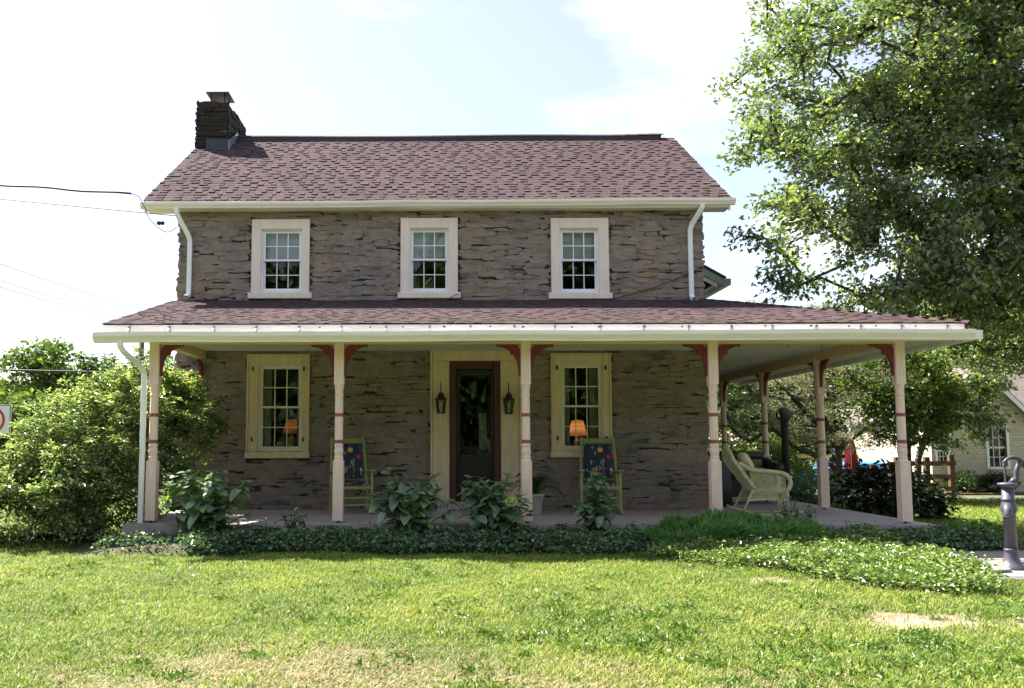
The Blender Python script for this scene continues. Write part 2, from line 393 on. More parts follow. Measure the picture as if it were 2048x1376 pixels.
M['leaf_hosta'] = leafmat('hosta_leaf', [(0.0, (0.06, 0.15, 0.025)), (1.0, (0.14, 0.27, 0.045))], 0.45, 0.35, 0.4)
M['bloom'] = leafmat('hydrangea_bloom', [(0.0, (0.45, 0.5, 0.12)), (1.0, (0.6, 0.62, 0.25))], 0.6, 0.3, 0.3)

# ------------------------------------------------------------------ mesh helpers
class MB:
    def __init__(self):
        self.v = []; self.f = []
    def add(self, verts, faces):
        o = len(self.v)
        self.v += [tuple(p) for p in verts]
        self.f += [tuple(i + o for i in q) for q in faces]
        return self
    def box(self, x0, x1, y0, y1, z0, z1):
        v = [(x0, y0, z0), (x1, y0, z0), (x1, y1, z0), (x0, y1, z0), (x0, y0, z1), (x1, y0, z1), (x1, y1, z1), (x0, y1, z1)]
        return self.add(v, [(0, 3, 2, 1), (4, 5, 6, 7), (0, 1, 5, 4), (1, 2, 6, 5), (2, 3, 7, 6), (3, 0, 4, 7)])
    def bbox(self, x0, x1, y0, y1, z0, z1, c=0.006):
        """box with chamfered front (low y) edges"""
        v = [(x0, y1, z0), (x1, y1, z0), (x1, y1, z1), (x0, y1, z1),
             (x0, y0 + c, z0), (x1, y0 + c, z0), (x1, y0 + c, z1), (x0, y0 + c, z1),
             (x0 + c, y0, z0 + c), (x1 - c, y0, z0 + c), (x1 - c, y0, z1 - c), (x0 + c, y0, z1 - c)]
        f = [(3, 2, 1, 0), (8, 9, 10, 11)]
        for i in range(4):
            j = (i + 1) % 4
            f += [(i, j, 4 + j, 4 + i), (4 + i, 4 + j, 8 + j, 8 + i)]
        return self.add(v, f)
    def bar(self, a, b, w, h, up=(0, 0, 1)):
        """rectangular bar from a to b"""
        a, b = Vector(a), Vector(b); d = (b - a).normalized(); up = Vector(up)
        if abs(d.dot(up)) > 0.98: up = Vector((0, 1, 0))
        s = d.cross(up).normalized(); u = s.cross(d)
        v = []
        for p in (a, b):
            for i, j in ((-1, -1), (1, -1), (1, 1), (-1, 1)):
                v.append(p + s * i * w / 2 + u * j * h / 2)
        return self.add(v, [(3, 2, 1, 0), (4, 5, 6, 7), (0, 1, 5, 4), (1, 2, 6, 5), (2, 3, 7, 6), (3, 0, 4, 7)])
    def tube(self, path, r, n=8, cap=True):
        path = [Vector(p) for p in path]; k = len(path)
        rr = r if hasattr(r, '__len__') else [r] * k
        v = []; f = []; prev = None
        for i, p in enumerate(path):
            d = (path[min(i + 1, k - 1)] - path[max(i - 1, 0)]).normalized()
            if prev is None:
                s = d.orthogonal().normalized()
            else:
                s = (prev - d * prev.dot(d))
                s = s.normalized() if s.length > 1e-6 else d.orthogonal().normalized()
            prev = s; t = d.cross(s)
            for j in range(n):
                a = 2 * math.pi * j / n
                v.append(p + (s * math.cos(a) + t * math.sin(a)) * rr[i])
        for i in range(k - 1):
            for j in range(n):
                jj = (j + 1) % n
                f.append((i * n + j, i * n + jj, (i + 1) * n + jj, (i + 1) * n + j))
        if cap:
            f.append(tuple(reversed(range(n)))); f.append(tuple((k - 1) * n + j for j in range(n)))
        return self.add(v, f)
    def lathe(self, prof, c=(0, 0, 0), n=16, cap=True):
        v = []; f = []; k = len(prof)
        for r, z in prof:
            for j in range(n):
                a = 2 * math.pi * j / n
                v.append((c[0] + r * math.cos(a), c[1] + r * math.sin(a), c[2] + z))
        for i in range(k - 1):
            for j in range(n):
                jj = (j + 1) % n
                f.append((i * n + j, i * n + jj, (i + 1) * n + jj, (i + 1) * n + j))
        if cap:
            f.append(tuple(reversed(range(n)))); f.append(tuple((k - 1) * n + j for j in range(n)))
        return self.add(v, f)
    def prism(self, poly, d0, d1, axes='xz', off=(0, 0, 0)):
        """polygon (a,b) extruded along the third axis from d0 to d1"""
        n = len(poly)
        def P(a, b, d):
            if axes == 'xz': p = (a, d, b)
            elif axes == 'yz': p = (d, a, b)
            else: p = (a, b, d)
            return (p[0] + off[0], p[1] + off[1], p[2] + off[2])
        v = [P(a, b, d0) for a, b in poly] + [P(a, b, d1) for a, b in poly]
        f = [tuple(range(n)), tuple(reversed(range(n, 2 * n)))]
        for i in range(n):
            j = (i + 1) % n
            f.append((j, i, n + i, n + j))
        return self.add(v, f)
    def mesh(self, name, smooth=False):
        me = bpy.data.meshes.new(name)
        me.from_pydata([tuple(p) for p in self.v], [], self.f)
        me.update()
        if smooth:
            me.polygons.foreach_set('use_smooth', [True] * len(me.polygons))
        return me
    def build(self, name, mat, parent=None, smooth=False, loc=None):
        return link(name, self.mesh(name, smooth), mat, parent, loc)

def link(name, me, mat, parent=None, loc=None):
    if mat is not None and not me.materials:
        me.materials.append(M[mat] if isinstance(mat, str) else mat)
    o = bpy.data.objects.new(name, me)
    COL.objects.link(o)
    if parent is not None: o.parent = parent
    if loc is not None: o.location = loc
    return o

def npmesh(name, V, F, mat, parent=None, smooth=False, attrs=None):
    """big meshes from numpy arrays: V (n,3), F (m,k)"""
    me = bpy.data.meshes.new(name)
    V = np.ascontiguousarray(V, np.float32); F = np.ascontiguousarray(F, np.int32)
    m_, k = F.shape
    me.vertices.add(len(V)); me.vertices.foreach_set('co', V.ravel())
    me.loops.add(m_ * k); me.loops.foreach_set('vertex_index', F.ravel())
    me.polygons.add(m_)
    me.polygons.foreach_set('loop_start', np.arange(0, m_ * k, k, dtype=np.int32))
    me.polygons.foreach_set('use_smooth', np.full(m_, bool(smooth)))
    for an, arr in (attrs or {}).items():
        a = me.attributes.new(an, 'FLOAT', 'POINT'); a.data.foreach_set('value', np.ascontiguousarray(arr, np.float32))
    me.update(calc_edges=True); me.validate()
    return link(name, me, mat, parent)

def empty(name, loc=(0, 0, 0), rz=0.0):
    o = bpy.data.objects.new(name, None); COL.objects.link(o)
    o.location = loc; o.rotation_euler = (0, 0, rz); o.empty_display_size = 0.2
    return o

def tag(o, label, cat, group=None):
    o['label'] = label; o['category'] = cat
    if group: o['group'] = group
    return o

def structure(o, label=None):
    o['kind'] = 'structure'
    if label: o['label'] = label
    return o

def copy_tree(o, parent=None):
    c = o.copy(); COL.objects.link(c); c.parent = parent
    for ch in list(o.children): copy_tree(ch, c)
    return c

rnd = random.Random(7)
nrg = np.random.default_rng(11)

# ------------------------------------------------------------------ ground
def sstep(a, b, x):
    t = np.clip((x - a) / (b - a), 0, 1); return t * t * (3 - 2 * t)

# bank of ground cover in front of the porch: outline in plan
BANK = np.array([(2.55, 10.55), (3.0, 10.0), (3.7, 9.4), (4.15, 8.65), (4.6, 8.35), (5.05, 8.45), (5.45, 9.1), (5.55, 9.9), (5.75, 10.6), (5.6, 11.3), (4.3, 11.4), (3.0, 11.3)])
def in_poly(x, y, P):
    x = np.asarray(x, float); y = np.asarray(y, float)
    ins = np.zeros(x.shape, bool); j = len(P) - 1
    for i in range(len(P)):
        xi, yi = P[i]; xj, yj = P[j]
        c = ((yi > y) != (yj > y)) & (x < (xj - xi) * (y - yi) / (yj - yi + 1e-12) + xi)
        ins ^= c; j = i
    return ins
def poly_dist(x, y, P):
    d = np.full(np.shape(x), 1e9)
    for i in range(len(P)):
        a = P[i]; b_ = P[(i + 1) % len(P)]; e = b_ - a
        t = np.clip(((x - a[0]) * e[0] + (y - a[1]) * e[1]) / (e @ e), 0, 1)
        d = np.minimum(d, np.hypot(x - a[0] - t * e[0], y - a[1] - t * e[1]))
    return np.where(in_poly(x, y, P), d, -d)
def bed_edge(x):
    """front edge (y) of the ivy bed along the porch"""
    return 10.98 + 0.07 * np.sin(x * 2.1) + 0.05 * np.sin(x * 5.3 + 1.0) - 0.18 * sstep(-2.4, -3.6, x)
def bed_mask(x, y):
    e = bed_edge(x)
    return sstep(0.0, 0.16, y - e) * sstep(0.0, 1.4, x + 5.0) * sstep(0.0, 0.4, 7.3 - x) * (y < 12.6)
def ground_z(x, y):
    x = np.asarray(x, float); y = np.asarray(y, float)
    z = -0.45 + 0.15 * sstep(4.0, 10.5, y)
    z = z + 0.012 * np.sin(x * 1.7 + y * 0.9) + 0.010 * np.sin(x * 3.1 - y * 2.3) + 0.006 * np.sin(x * 7 + y * 5)
    z = z - 2.2 * sstep(26, 60, y) * sstep(-4, -14, x)
    z = z + 0.10 * bed_mask(x, y)
    d = poly_dist(x, y, BANK)
    z = z + 0.06 * sstep(0.0, 0.45, d)
    # worn hollow in front of the well cover
    z = z - 0.10 * np.exp(-(((x - 5.55) / 0.5) ** 2 + ((y - 8.55) / 0.3) ** 2))
    return z
def bare_amount(x, y):
    def sp(cx, cy, rx, ry): return np.exp(-(((x - cx) / rx) ** 2 + ((y - cy) / ry) ** 2))
    n_ = 0.5 + 0.5 * np.sin(x * 9.1 + 3 * np.sin(y * 6)) * np.sin(y * 11.3 + 2 * np.sin(x * 7))
    a = 1.0 * sp(3.72, 7.2, 0.40, 0.36) + 0.9 * sp(4.35, 7.3, 0.5, 0.35) + 0.9 * sp(3.5, 9.05, 0.8, 0.16) + 0.9 * sp(5.5, 8.1, 0.5, 0.3) + 0.6 * sp(1.75, 7.9, 0.25, 0.12)
    n2_ = 0.5 + 0.5 * np.sin(x * 23 + 4 * np.sin(y * 15)) * np.sin(y * 27 + 3 * np.sin(x * 19))
    return np.clip(3.2 * a * n_ * (0.35 + n2_) - 0.3, 0, 1)
def dry_amount(x, y):
    def sp(cx, cy, rx, ry): return np.exp(-(((x - cx) / rx) ** 2 + ((y - cy) / ry) ** 2))
    n1 = 0.5 + 0.5 * np.sin(x * 4.7 + 2 * np.sin(y * 3.1)) * np.sin(y * 5.9 + 1.7 * np.sin(x * 2.3))
    n2 = 0.5 + 0.5 * np.sin(x * 13 + 3 * np.sin(y * 9)) * np.sin(y * 17 + 2 * np.sin(x * 11))
    a = 0.10 + 1.5 * sp(-0.9, 5.85, 1.1, 0.6) + 0.7 * sp(-1.9, 5.6, .8, .5) + 0.8 * sp(0.3, 5.7, 1.0, 0.6) + 0.75 * sp(1.9, 5.5, 1.1, 0.5) + 0.4 * sp(-1.6, 6.3, 0.9, 0.5) + 0.35 * sp(3.5, 7.6, 1.4, 0.7) + 0.3 * sp(0.6, 7.6, 2.5, 0.25)
    return np.clip(a * (0.35 + 0.8 * n1) * (0.5 + 0.9 * n2), 0, 1)

def axis(lo, hi, a, b_, fine, coarse):
    pts = list(np.arange(a, b_ + 1e-6, fine))
    s = fine; p = a; left = []
    while p > lo:
        s = min(s * 1.35, coarse); p -= s; left.append(max(p, lo))
    s = fine; p = b_; right = []
    while p < hi:
        s = min(s * 1.35, coarse); p += s; right.append(min(p, hi))
    return np.array(left[::-1] + pts + right)
gx = axis(-300, 300, -7.0, 9.0, 0.08, 40); gy = axis(-60, 500, 4.6, 13.0, 0.08, 40)
GX, GY = np.meshgrid(gx, gy)
GZ = ground_z(GX, GY)
nx, ny = len(gx), len(gy)
ii = (np.arange(ny - 1)[:, None] * nx + np.arange(nx - 1)[None, :]).ravel()
GF = np.stack([ii, ii + 1, ii + nx + 1, ii + nx], 1)
soil = np.maximum(bed_mask(GX, GY) * (GY > bed_edge(GX) - 0.05), sstep(-0.05, 0.1, poly_dist(GX, GY, BANK))) * (GX > -5) * (GX < 8)
soil = np.maximum(soil, ((GX < -4.2) * (GX > -7.5) * (GY > 11.4) * (GY < 14.6)).astype(float) * 0.8)
ground = npmesh('ground', np.stack([GX.ravel(), GY.ravel(), GZ.ravel()], 1), GF, 'ground', smooth=True,
                attrs={'bare': bare_amount(GX, GY).ravel(), 'soil': soil.ravel()})
structure(ground, 'sunny lawn with straw coloured and bare patches')

# ------------------------------------------------------------------ porch floor, path
mb = MB()
mb.box(-4.30, 6.52, 11.80, 14.55, -0.40, 0.0)
mb.box(4.30, 6.52, 14.55, 20.6, -0.40, 0.0)
porch_floor = mb.build('porch_floor', 'concrete'); structure(porch_floor, 'grey concrete porch floor slab')
mb = MB()
for i in range(3):
    x0 = 5.62 + i * 1.55
    mb.bbox(x0 + 0.02, x0 + 1.52, 10.15 + 0.06 * i, 11.05, -0.35, -0.235 + 0.006 * i, 0.03)
path = mb.build('path', 'slab'); structure(path, 'flat concrete path beside the water pump')
mb = MB(); mb.box(13.2, 19.5, 23.9, 24.95, -0.4, -0.26)
mulch = mb.build('mulch_bed', 'mulch'); structure(mulch, 'reddish mulch bed along the cottage wall')
mb = MB(); mb.box(8.2, 24, 21.6, 22.3, -0.4, -0.262)
walk = mb.build('footpath', 'slab'); structure(walk, 'pale path crossing behind the lawn')

# ------------------------------------------------------------------ the stone house
Y1 = 14.40          # facade plane (mortar face)
XL, XR = -4.42, 4.26
ZT = 5.02           # wall top under the eaves
YB = 21.0
house = empty('stone_house', (0, Y1, 0))
tag(house, 'two storey brown rubble stone farmhouse with wraparound porch', 'house')
HM = Matrix.Translation((0, -Y1, 0))
def hpart(name, mb_, mat, parent=None, smooth=False):
    """part of the house, built in world coordinates"""
    o = mb_.build(name, mat, None, smooth)
    o.parent = house if parent is None else parent
    if parent is None: o.matrix_parent_inverse = HM
    return o

OPEN = [  # x0,x1,z0,z1 of the clear openings in the front wall
    (-3.055, -2.365, 3.575, 4.64), (-0.585, 0.075, 3.575, 4.65), (1.905, 2.56, 3.575, 4.64),
    (-3.06, -2.34, 0.95, 2.36), (1.905, 2.585, 0.95, 2.375), (0.05, 0.94, 0.10, 2.48)]
SURR = [  # outlines covered by surrounds: no stones there
    (-3.255, -2.20, 3.455, 4.80), (-0.775, 0.265, 3.455, 4.815), (1.72, 2.765, 3.44, 4.805),
    (-3.26, -2.20, 0.83, 2.51), (1.72, 2.735, 0.845, 2.52), (-0.235, 1.25, 0.0, 2.70)]
xs = sorted({XL, XR} | {o[0] for o in OPEN} | {o[1] for o in OPEN})
zs = sorted({-0.4, ZT + 0.08} | {o[2] for o in OPEN} | {o[3] for o in OPEN})
mb = MB(); TH = 0.42
for i in range(len(xs) - 1):
    for j in range(len(zs) - 1):
        cx, cz = (xs[i] + xs[i + 1]) / 2, (zs[j] + zs[j + 1]) / 2
        if any(o[0] < cx < o[1] and o[2] < cz < o[3] for o in OPEN): continue
        a, b_, c, d = xs[i], xs[i + 1], zs[j], zs[j + 1]
        mb.add([(a, Y1, c), (b_, Y1, c), (b_, Y1, d), (a, Y1, d)], [(0, 1, 2, 3)])
        mb.add([(a, Y1 + TH, c), (b_, Y1 + TH, c), (b_, Y1 + TH, d), (a, Y1 + TH, d)], [(3, 2, 1, 0)])
for a, b_, c, d in OPEN:
    mb.add([(a, Y1, c), (b_, Y1, c), (b_, Y1, d), (a, Y1, d), (a, Y1 + TH, c), (b_, Y1 + TH, c), (b_, Y1 + TH, d), (a, Y1 + TH, d)],
           [(0, 4, 5, 1), (1, 5, 6, 2), (2, 6, 7, 3), (3, 7, 4, 0)])
front_wall = hpart('front_wall', mb, 'joint')
# gable walls and rear wall
RZ, RY = 7.35, 17.70
def gable(x0, x1):
    m_ = MB(); poly = [(Y1 + 0.003, -0.4), (YB, -0.4), (YB, ZT), (RY, RZ - 0.12), (Y1 + 0.003, ZT)]
    m_.prism(poly, x0, x1, 'yz'); return m_
wall_l = hpart('gable_wall', gable(XL, XL + TH), 'mortar')
wall_r = hpart('gable_wall', gable(XR - TH, XR), 'mortar')
mb = MB(); mb.box(XL + TH, XR - TH, YB - TH, YB, -0.4, ZT); rear_wall = hpart('rear_wall', mb, 'mortar')
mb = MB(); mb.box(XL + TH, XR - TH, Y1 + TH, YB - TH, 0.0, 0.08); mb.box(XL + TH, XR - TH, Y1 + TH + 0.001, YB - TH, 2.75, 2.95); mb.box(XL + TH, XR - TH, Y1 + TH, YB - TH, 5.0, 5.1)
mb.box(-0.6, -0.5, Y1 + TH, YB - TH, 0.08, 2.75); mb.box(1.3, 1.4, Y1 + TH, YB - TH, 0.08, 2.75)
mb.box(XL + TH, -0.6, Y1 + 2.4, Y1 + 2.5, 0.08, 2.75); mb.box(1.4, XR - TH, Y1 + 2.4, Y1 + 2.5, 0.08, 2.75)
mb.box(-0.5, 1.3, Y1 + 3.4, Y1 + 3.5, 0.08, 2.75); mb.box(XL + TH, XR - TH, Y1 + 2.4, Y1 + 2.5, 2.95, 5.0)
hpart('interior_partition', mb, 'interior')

# stones: unit shapes, 1 wide (x), 1 deep (-y), 1 high (z)
def unit_stone(seed):
    r_ = random.Random(seed); n_ = 10; out = []
    for k in range(n_):
        a = 2 * math.pi * (k + r_.uniform(-0.25, 0.25)) / n_
        c, s = math.cos(a), math.sin(a); e = 5.0
        q = (abs(c) ** e + abs(s) ** e) ** (-1 / e) * r_.uniform(0.88, 1.06)
        out.append((0.5 * c * q, 0.5 * s * q))
    v = [(x, 0.12, z) for x, z in out]
    v += [(x, -0.78 * r_.uniform(0.7, 1.15), z) for x, z in out]
    k_ = r_.uniform(0.88, 0.96); ox, oz = r_.uniform(-.05, .05), r_.uniform(-.06, .06)
    v += [(x * k_ + ox, -r_.uniform(0.82, 1.0), z * k_ + oz) for x, z in out]
    f = []
    for k in range(n_):
        j = (k + 1) % n_
        f += [(k, j, n_ + j, n_ + k), (n_ + k, n_ + j, 2 * n_ + j, 2 * n_ + k)]
    f.append(tuple(range(2 * n_, 3 * n_)))
    m_ = MB(); m_.add(v, f); return m_
UNIT = [unit_stone(100 + i) for i in range(26)]
UNIT_ME = []
for i, u in enumerate(UNIT):
    me = u.mesh('stone'); me.materials.append(M['stone'])
    UNIT_ME.append(me)

def lay_stones(x0, x1, z0, z1, holes, r_, hmin=0.045, hmax=0.105, end=0.0):
    """coursed rubble: list of (x0,x1,z0,z1); courses broken and staggered"""
    out = []; z = z0
    while z < z1 - 0.03:
        h = min(r_.uniform(hmin, hmax), z1 - z)
        x = x0 - r_.uniform(0, end)
        stop = x1 + r_.uniform(0, end)
        while x < stop - 0.05:
            w = min(max(0.12, r_.lognormvariate(-1.35, 0.5)), 0.72)
            if stop - x - w < 0.12: w = stop - x
            # sometimes two thin stones on top of each other
            cells = [(x, x + w, z, z + h)]
            if h > 0.105 and r_.random() < 0.33:
                q = z + h * r_.uniform(0.35, 0.65); cells = [(x, x + w, z, q), (x, x + w * r_.uniform(.9, 1.0), q, z + h)]
            for a, b_, c, d in cells:
                segs = [(a, b_)]
                for H in holes:
                    if c < H[3] - 0.01 and d > H[2] + 0.01:
                        ns = []
                        for s, e in segs:
                            if e <= H[0] or s >= H[1]: ns.append((s, e)); continue
                            if s < H[0]: ns.append((s, H[0]))
                            if e > H[1]: ns.append((H[1], e))
                        segs = ns
                for s, e in segs:
                    if e - s > 0.05: out.append((s, e, c + r_.uniform(-.008, .008), d + r_.uniform(-.008, .008)))
            x += w
        z += h
    return out

def stone_tf(cell, r_, y, proud=(0.020, 0.046)):
    a, b_, c, d = cell
    g = r_.uniform(-0.026, -0.006)
    if r_.random() < 0.45: c = c + min(0.35 * (d - c), r_.uniform(0.010, 0.026))     # open joint under the stone
    if r_.random() < 0.07: a = a + r_.uniform(0.008, 0.02)
    wz = 0.030 * math.sin(a * 0.9 + c * 0.8) + 0.016 * math.sin(a * 2.9 + 1.3 * c + 1) + 0.010 * math.sin(a * 7.1 + c * 3)
    return ((a + b_) / 2, y, (c + d) / 2 + wz), (max(0.03, b_ - a - g), r_.uniform(*proud), max(0.025, d - c - g * 0.8)), r_.gauss(0, 0.035)

def stones_mesh(cells_tf, rotz=0.0, origin=(0, 0, 0)):
    V = []; F = []; o = 0
    cr, sr = math.cos(rotz), math.sin(rotz)
    for k, (loc, sc, tilt, ui) in enumerate(cells_tf):
        u = UNIT[ui]; a = np.array(u.v) * np.array(sc)
        ct, st = math.cos(tilt), math.sin(tilt)
        x = a[:, 0] * ct + a[:, 2] * st; z = -a[:, 0] * st + a[:, 2] * ct; y = a[:, 1]
        x = x + loc[0]; y = y + loc[1]; z = z + loc[2]
        V.append(np.stack([cr * x - sr * y + origin[0], sr * x + cr * y + origin[1], z + origin[2]], 1))
        F += [tuple(i + o for i in q) for q in u.f]; o += len(a)
    m_ = MB(); m_.v = [tuple(p) for p in np.concatenate(V)]; m_.f = F
    return m_

rs = random.Random(21)
cells = lay_stones(XL, XR, -0.02, ZT - 0.02, SURR, rs, end=0.045)
tfs = [stone_tf(c, rs, Y1) + (rs.randrange(len(UNIT)),) for c in cells if rs.random() > 0.015]
order = sorted(range(len(tfs)), key=lambda i: -(tfs[i][1][0] * tfs[i][1][2]))
single = set(order[:300])
for i in order[:300]:
    loc, sc, tilt, ui = tfs[i]
    o = bpy.data.objects.new('stone', UNIT_ME[ui]); COL.objects.link(o)
    o.parent = front_wall
    o.location = loc; o.scale = sc; o.rotation_euler = (rs.uniform(-.04, .04), tilt, rs.uniform(-.03, .03))
rest = hpart('small_stones', stones_mesh([tfs[i] for i in range(len(tfs)) if i not in single]), 'stone', front_wall)
rest['kind'] = 'stuff'
# mortar pointing brought out nearly flush with the stones, with open slits left in it
def vnoise(nx_, nz_, cx_, cz_, seed):
    q = np.random.default_rng(seed).random((cz_ + 2, cx_ + 2)); u = np.linspace(0, cx_, nx_); v = np.linspace(0, cz_, nz_)
    i = np.minimum(u.astype(int), cx_ - 1); j = np.minimum(v.astype(int), cz_ - 1); fu = u - i; fv = v - j; fu = fu * fu * (3 - 2 * fu); fv = fv * fv * (3 - 2 * fv)
    A = q[np.ix_(j, i)]; B = q[np.ix_(j, i + 1)]; C_ = q[np.ix_(j + 1, i)]; D_ = q[np.ix_(j + 1, i + 1)]
    return (A * (1 - fu) + B * fu) * (1 - fv)[:, None] + (C_ * (1 - fu) + D_ * fu) * fv[:, None]
pw_, ph_ = XR - XL, ZT + 0.02; pnx, pnz = int(pw_ / 0.03), int(ph_ / 0.018)
dsp = 0.5 * vnoise(pnx, pnz, 30, 34, 1) + 0.3 * vnoise(pnx, pnz, 75, 110, 2) + 0.2 * vnoise(pnx, pnz, 150, 240, 3)
slit = 0.55 * vnoise(pnx, pnz, 26, 90, 4) + 0.45 * vnoise(pnx, pnz, 60, 190, 5)
PXg, PZg = np.meshgrid(np.linspace(XL, XR, pnx), np.linspace(-0.02, ZT, pnz))
ii = (np.arange(pnz - 1)[:, None] * pnx + np.arange(pnx - 1)[None, :])
cxm = (PXg[:-1, :-1] + PXg[1:, 1:]) / 2; czm = (PZg[:-1, :-1] + PZg[1:, 1:]) / 2
ok = slit[:-1, :-1] < 0.565
for H in SURR: ok &= ~((cxm > H[0] + 0.06) & (cxm < H[1] - 0.06) & (czm > H[2] + 0.03) & (czm < H[3] - 0.06))
ii = ii[ok]
pm_ = npmesh('mortar_pointing', np.stack([PXg.ravel(), (Y1 - 0.014 - 0.036 * (dsp - 0.1)).ravel(), PZg.ravel()], 1), np.stack([ii, ii + 1, ii + pnx + 1, ii + pnx], 1), 'mortar', front_wall, True)
# gable stones (seen edge on at the corners)
for wall, x, rz in ((wall_l, XL, -math.pi / 2), (wall_r, XR, math.pi / 2)):
    cs = lay_stones(0, YB - Y1, -0.02, ZT, [], rs, hmin=0.09, hmax=0.19)
    tf = []
    for c in cs:
        t_ = stone_tf(c, rs, 0.0, (0.02, 0.055)); tf.append(t_ + (rs.randrange(len(UNIT)),))
    org = (x, YB, 0) if rz < 0 else (x, Y1, 0)
    s_ = hpart('gable_stones', stones_mesh(tf, rz, org), 'stone', wall, True); s_['kind'] = 'stuff'

# ------------------------------------------------------------------ roofs
def wedge_me():
    m_ = MB()
    v = [(-.5, 0, 0), (.5, 0, 0), (.5, 1, -0.6), (-.5, 1, -0.6), (-.5, 0, 1), (.5, 0, 1), (.5, 1, 0), (-.5, 1, 0)]
    m_.add(v, [(0, 3, 2, 1), (4, 5, 6, 7), (0, 1, 5, 4), (1, 2, 6, 5), (2, 3, 7, 6), (3, 0, 4, 7)])
    return m_
WEDGE = wedge_me(); WEDGE_ME = WEDGE.mesh('shingle'); WEDGE_ME.materials.append(M['shingle'])
def shingle_field(parent, y0, z0, y1, z1, xlo, xhi, expo, r_, nsingle, wave=0.0, flip=False, thk=0.017):
    """courses of tabs on the slope from eave (y0,z0) to top (y1,z1); xlo/xhi give the ends at a fraction of the slope"""
    L = math.hypot(y1 - y0, z1 - z0); th = math.atan2(z1 - z0, abs(y1 - y0)); sg = -1 if flip else 1
    w = Vector((0, sg * math.cos(th), math.sin(th))); nv = Vector((0, -sg * math.sin(th), math.cos(th)))
    rows = int(L / expo); items = []
    ph = r_.uniform(0, 6)
    for k in range(rows + 1):
        s = k * expo
        if s > L - 0.02: break
        ln = min(expo + 0.035, L - s); fa = s / L
        x = xlo(fa); stop = xhi(fa); thick = r_.random() < 0.5
        while x < stop - 0.01:
            wd = r_.uniform(0.06, 0.15) if thick else r_.uniform(0.07, 0.24)
            if stop - x - wd < 0.1: wd = stop - x
            t_ = thk * r_.uniform(0.85, 1.2) if thick else r_.uniform(0.0035, 0.005)
            thick = not thick if r_.random() < 0.95 else thick
            off = 0.004 + wave * (math.sin(x * 2.3 + ph) + math.sin(x * 5.1 + s * 3)) + r_.uniform(0, .002)
            ds = wave * 1.2 * math.sin(x * 3.3 + 1.0 + s) + r_.uniform(-.004, .004)
            p = Vector((x + wd / 2, y0, z0)) + w * (s + ds) + nv * off
            items.append((p, (wd - 0.004, ln, t_)))
            x += wd
    rot = Matrix(((1, 0, 0), (0, w.y, nv.y), (0, w.z, nv.z)))
    if flip: rot = Matrix(((-1, 0, 0), (0, w.y, nv.y), (0, w.z, nv.z)))
    rot4 = rot.to_4x4(); eul = rot4.to_euler()
    for p, sc in items[:nsingle]:
        o = bpy.data.objects.new('shingle', WEDGE_ME); COL.objects.link(o)
        o.parent = parent
        o.location = p; o.scale = sc; o.rotation_euler = eul
    rest_ = items[nsingle:]
    if rest_:
        base = np.array(WEDGE.v); RM = np.array(rot)
        V = np.concatenate([(base * np.array(sc)) @ RM.T + np.array(p) for p, sc in rest_])
        F = np.concatenate([np.array(WEDGE.f) + 8 * i for i in range(len(rest_))])
        o = npmesh('shingle_courses', V, F, 'shingle', parent); o['kind'] = 'stuff'

EY, EZ = 14.20, 5.08                       # eave edge of the main roof
RX0, RX1 = -4.98, 4.71
mb = MB()
T = 0.10
mb.add([(RX0, EY, EZ), (RX1, EY, EZ), (RX1, RY, RZ), (RX0, RY, RZ), (RX0, EY, EZ - T), (RX1, EY, EZ - T), (RX1, RY, RZ - T), (RX0, RY, RZ - T)],
       [(0, 1, 2, 3), (7, 6, 5, 4), (0, 4, 5, 1), (1, 5, 6, 2), (3, 7, 4, 0)])
BE = RY + (RY - EY)
mb.add([(RX0, BE, EZ), (RX1, BE, EZ), (RX1, RY, RZ), (RX0, RY, RZ), (RX0, BE, EZ - T), (RX1, BE, EZ - T), (RX1, RY, RZ - T), (RX0, RY, RZ - T)],
       [(3, 2, 1, 0), (4, 5, 6, 7), (1, 5, 4, 0), (2, 6, 5, 1), (0, 4, 7, 3)])
main_roof = hpart('main_roof', mb, 'shingle')
rr = random.Random(5)
shingle_field(main_roof, EY - 0.03, EZ - 0.015, RY, RZ + 0.004, lambda f: RX0 - 0.015 + rr.uniform(-.008, .008), lambda f: RX1 + 0.015 + rr.uniform(-.008, .008), 0.142, rr, 300)
# ridge caps
cap = MB()
x = -4.28
while x < 4.42:
    w_ = 0.25
    zz = RZ + 0.085 + 0.010 * math.sin(x * 1.1) + (0.03 * sstep(3.0, 4.4, np.float64(x)))
    cap.prism([(RY - 0.15, zz - 0.075), (RY, zz), (RY + 0.15, zz - 0.075), (RY + 0.15, zz - 0.088), (RY, zz - 0.013), (RY - 0.15, zz - 0.088)], x, x + w_ + 0.02, 'yz')
    x += w_
hpart('ridge_cap', cap, 'shingle', main_roof)
vent = MB(); vent.box(-4.22, 4.40, RY - 0.155, RY + 0.155, RZ - 0.085, RZ - 0.0); vent.box(-4.22, 4.40, RY - 0.06, RY + 0.06, RZ - 0.001, RZ + 0.028); hpart('ridge_vent', vent, 'metal_dark', main_roof)  # ridge vent; the shade of its backlit side is put into the black
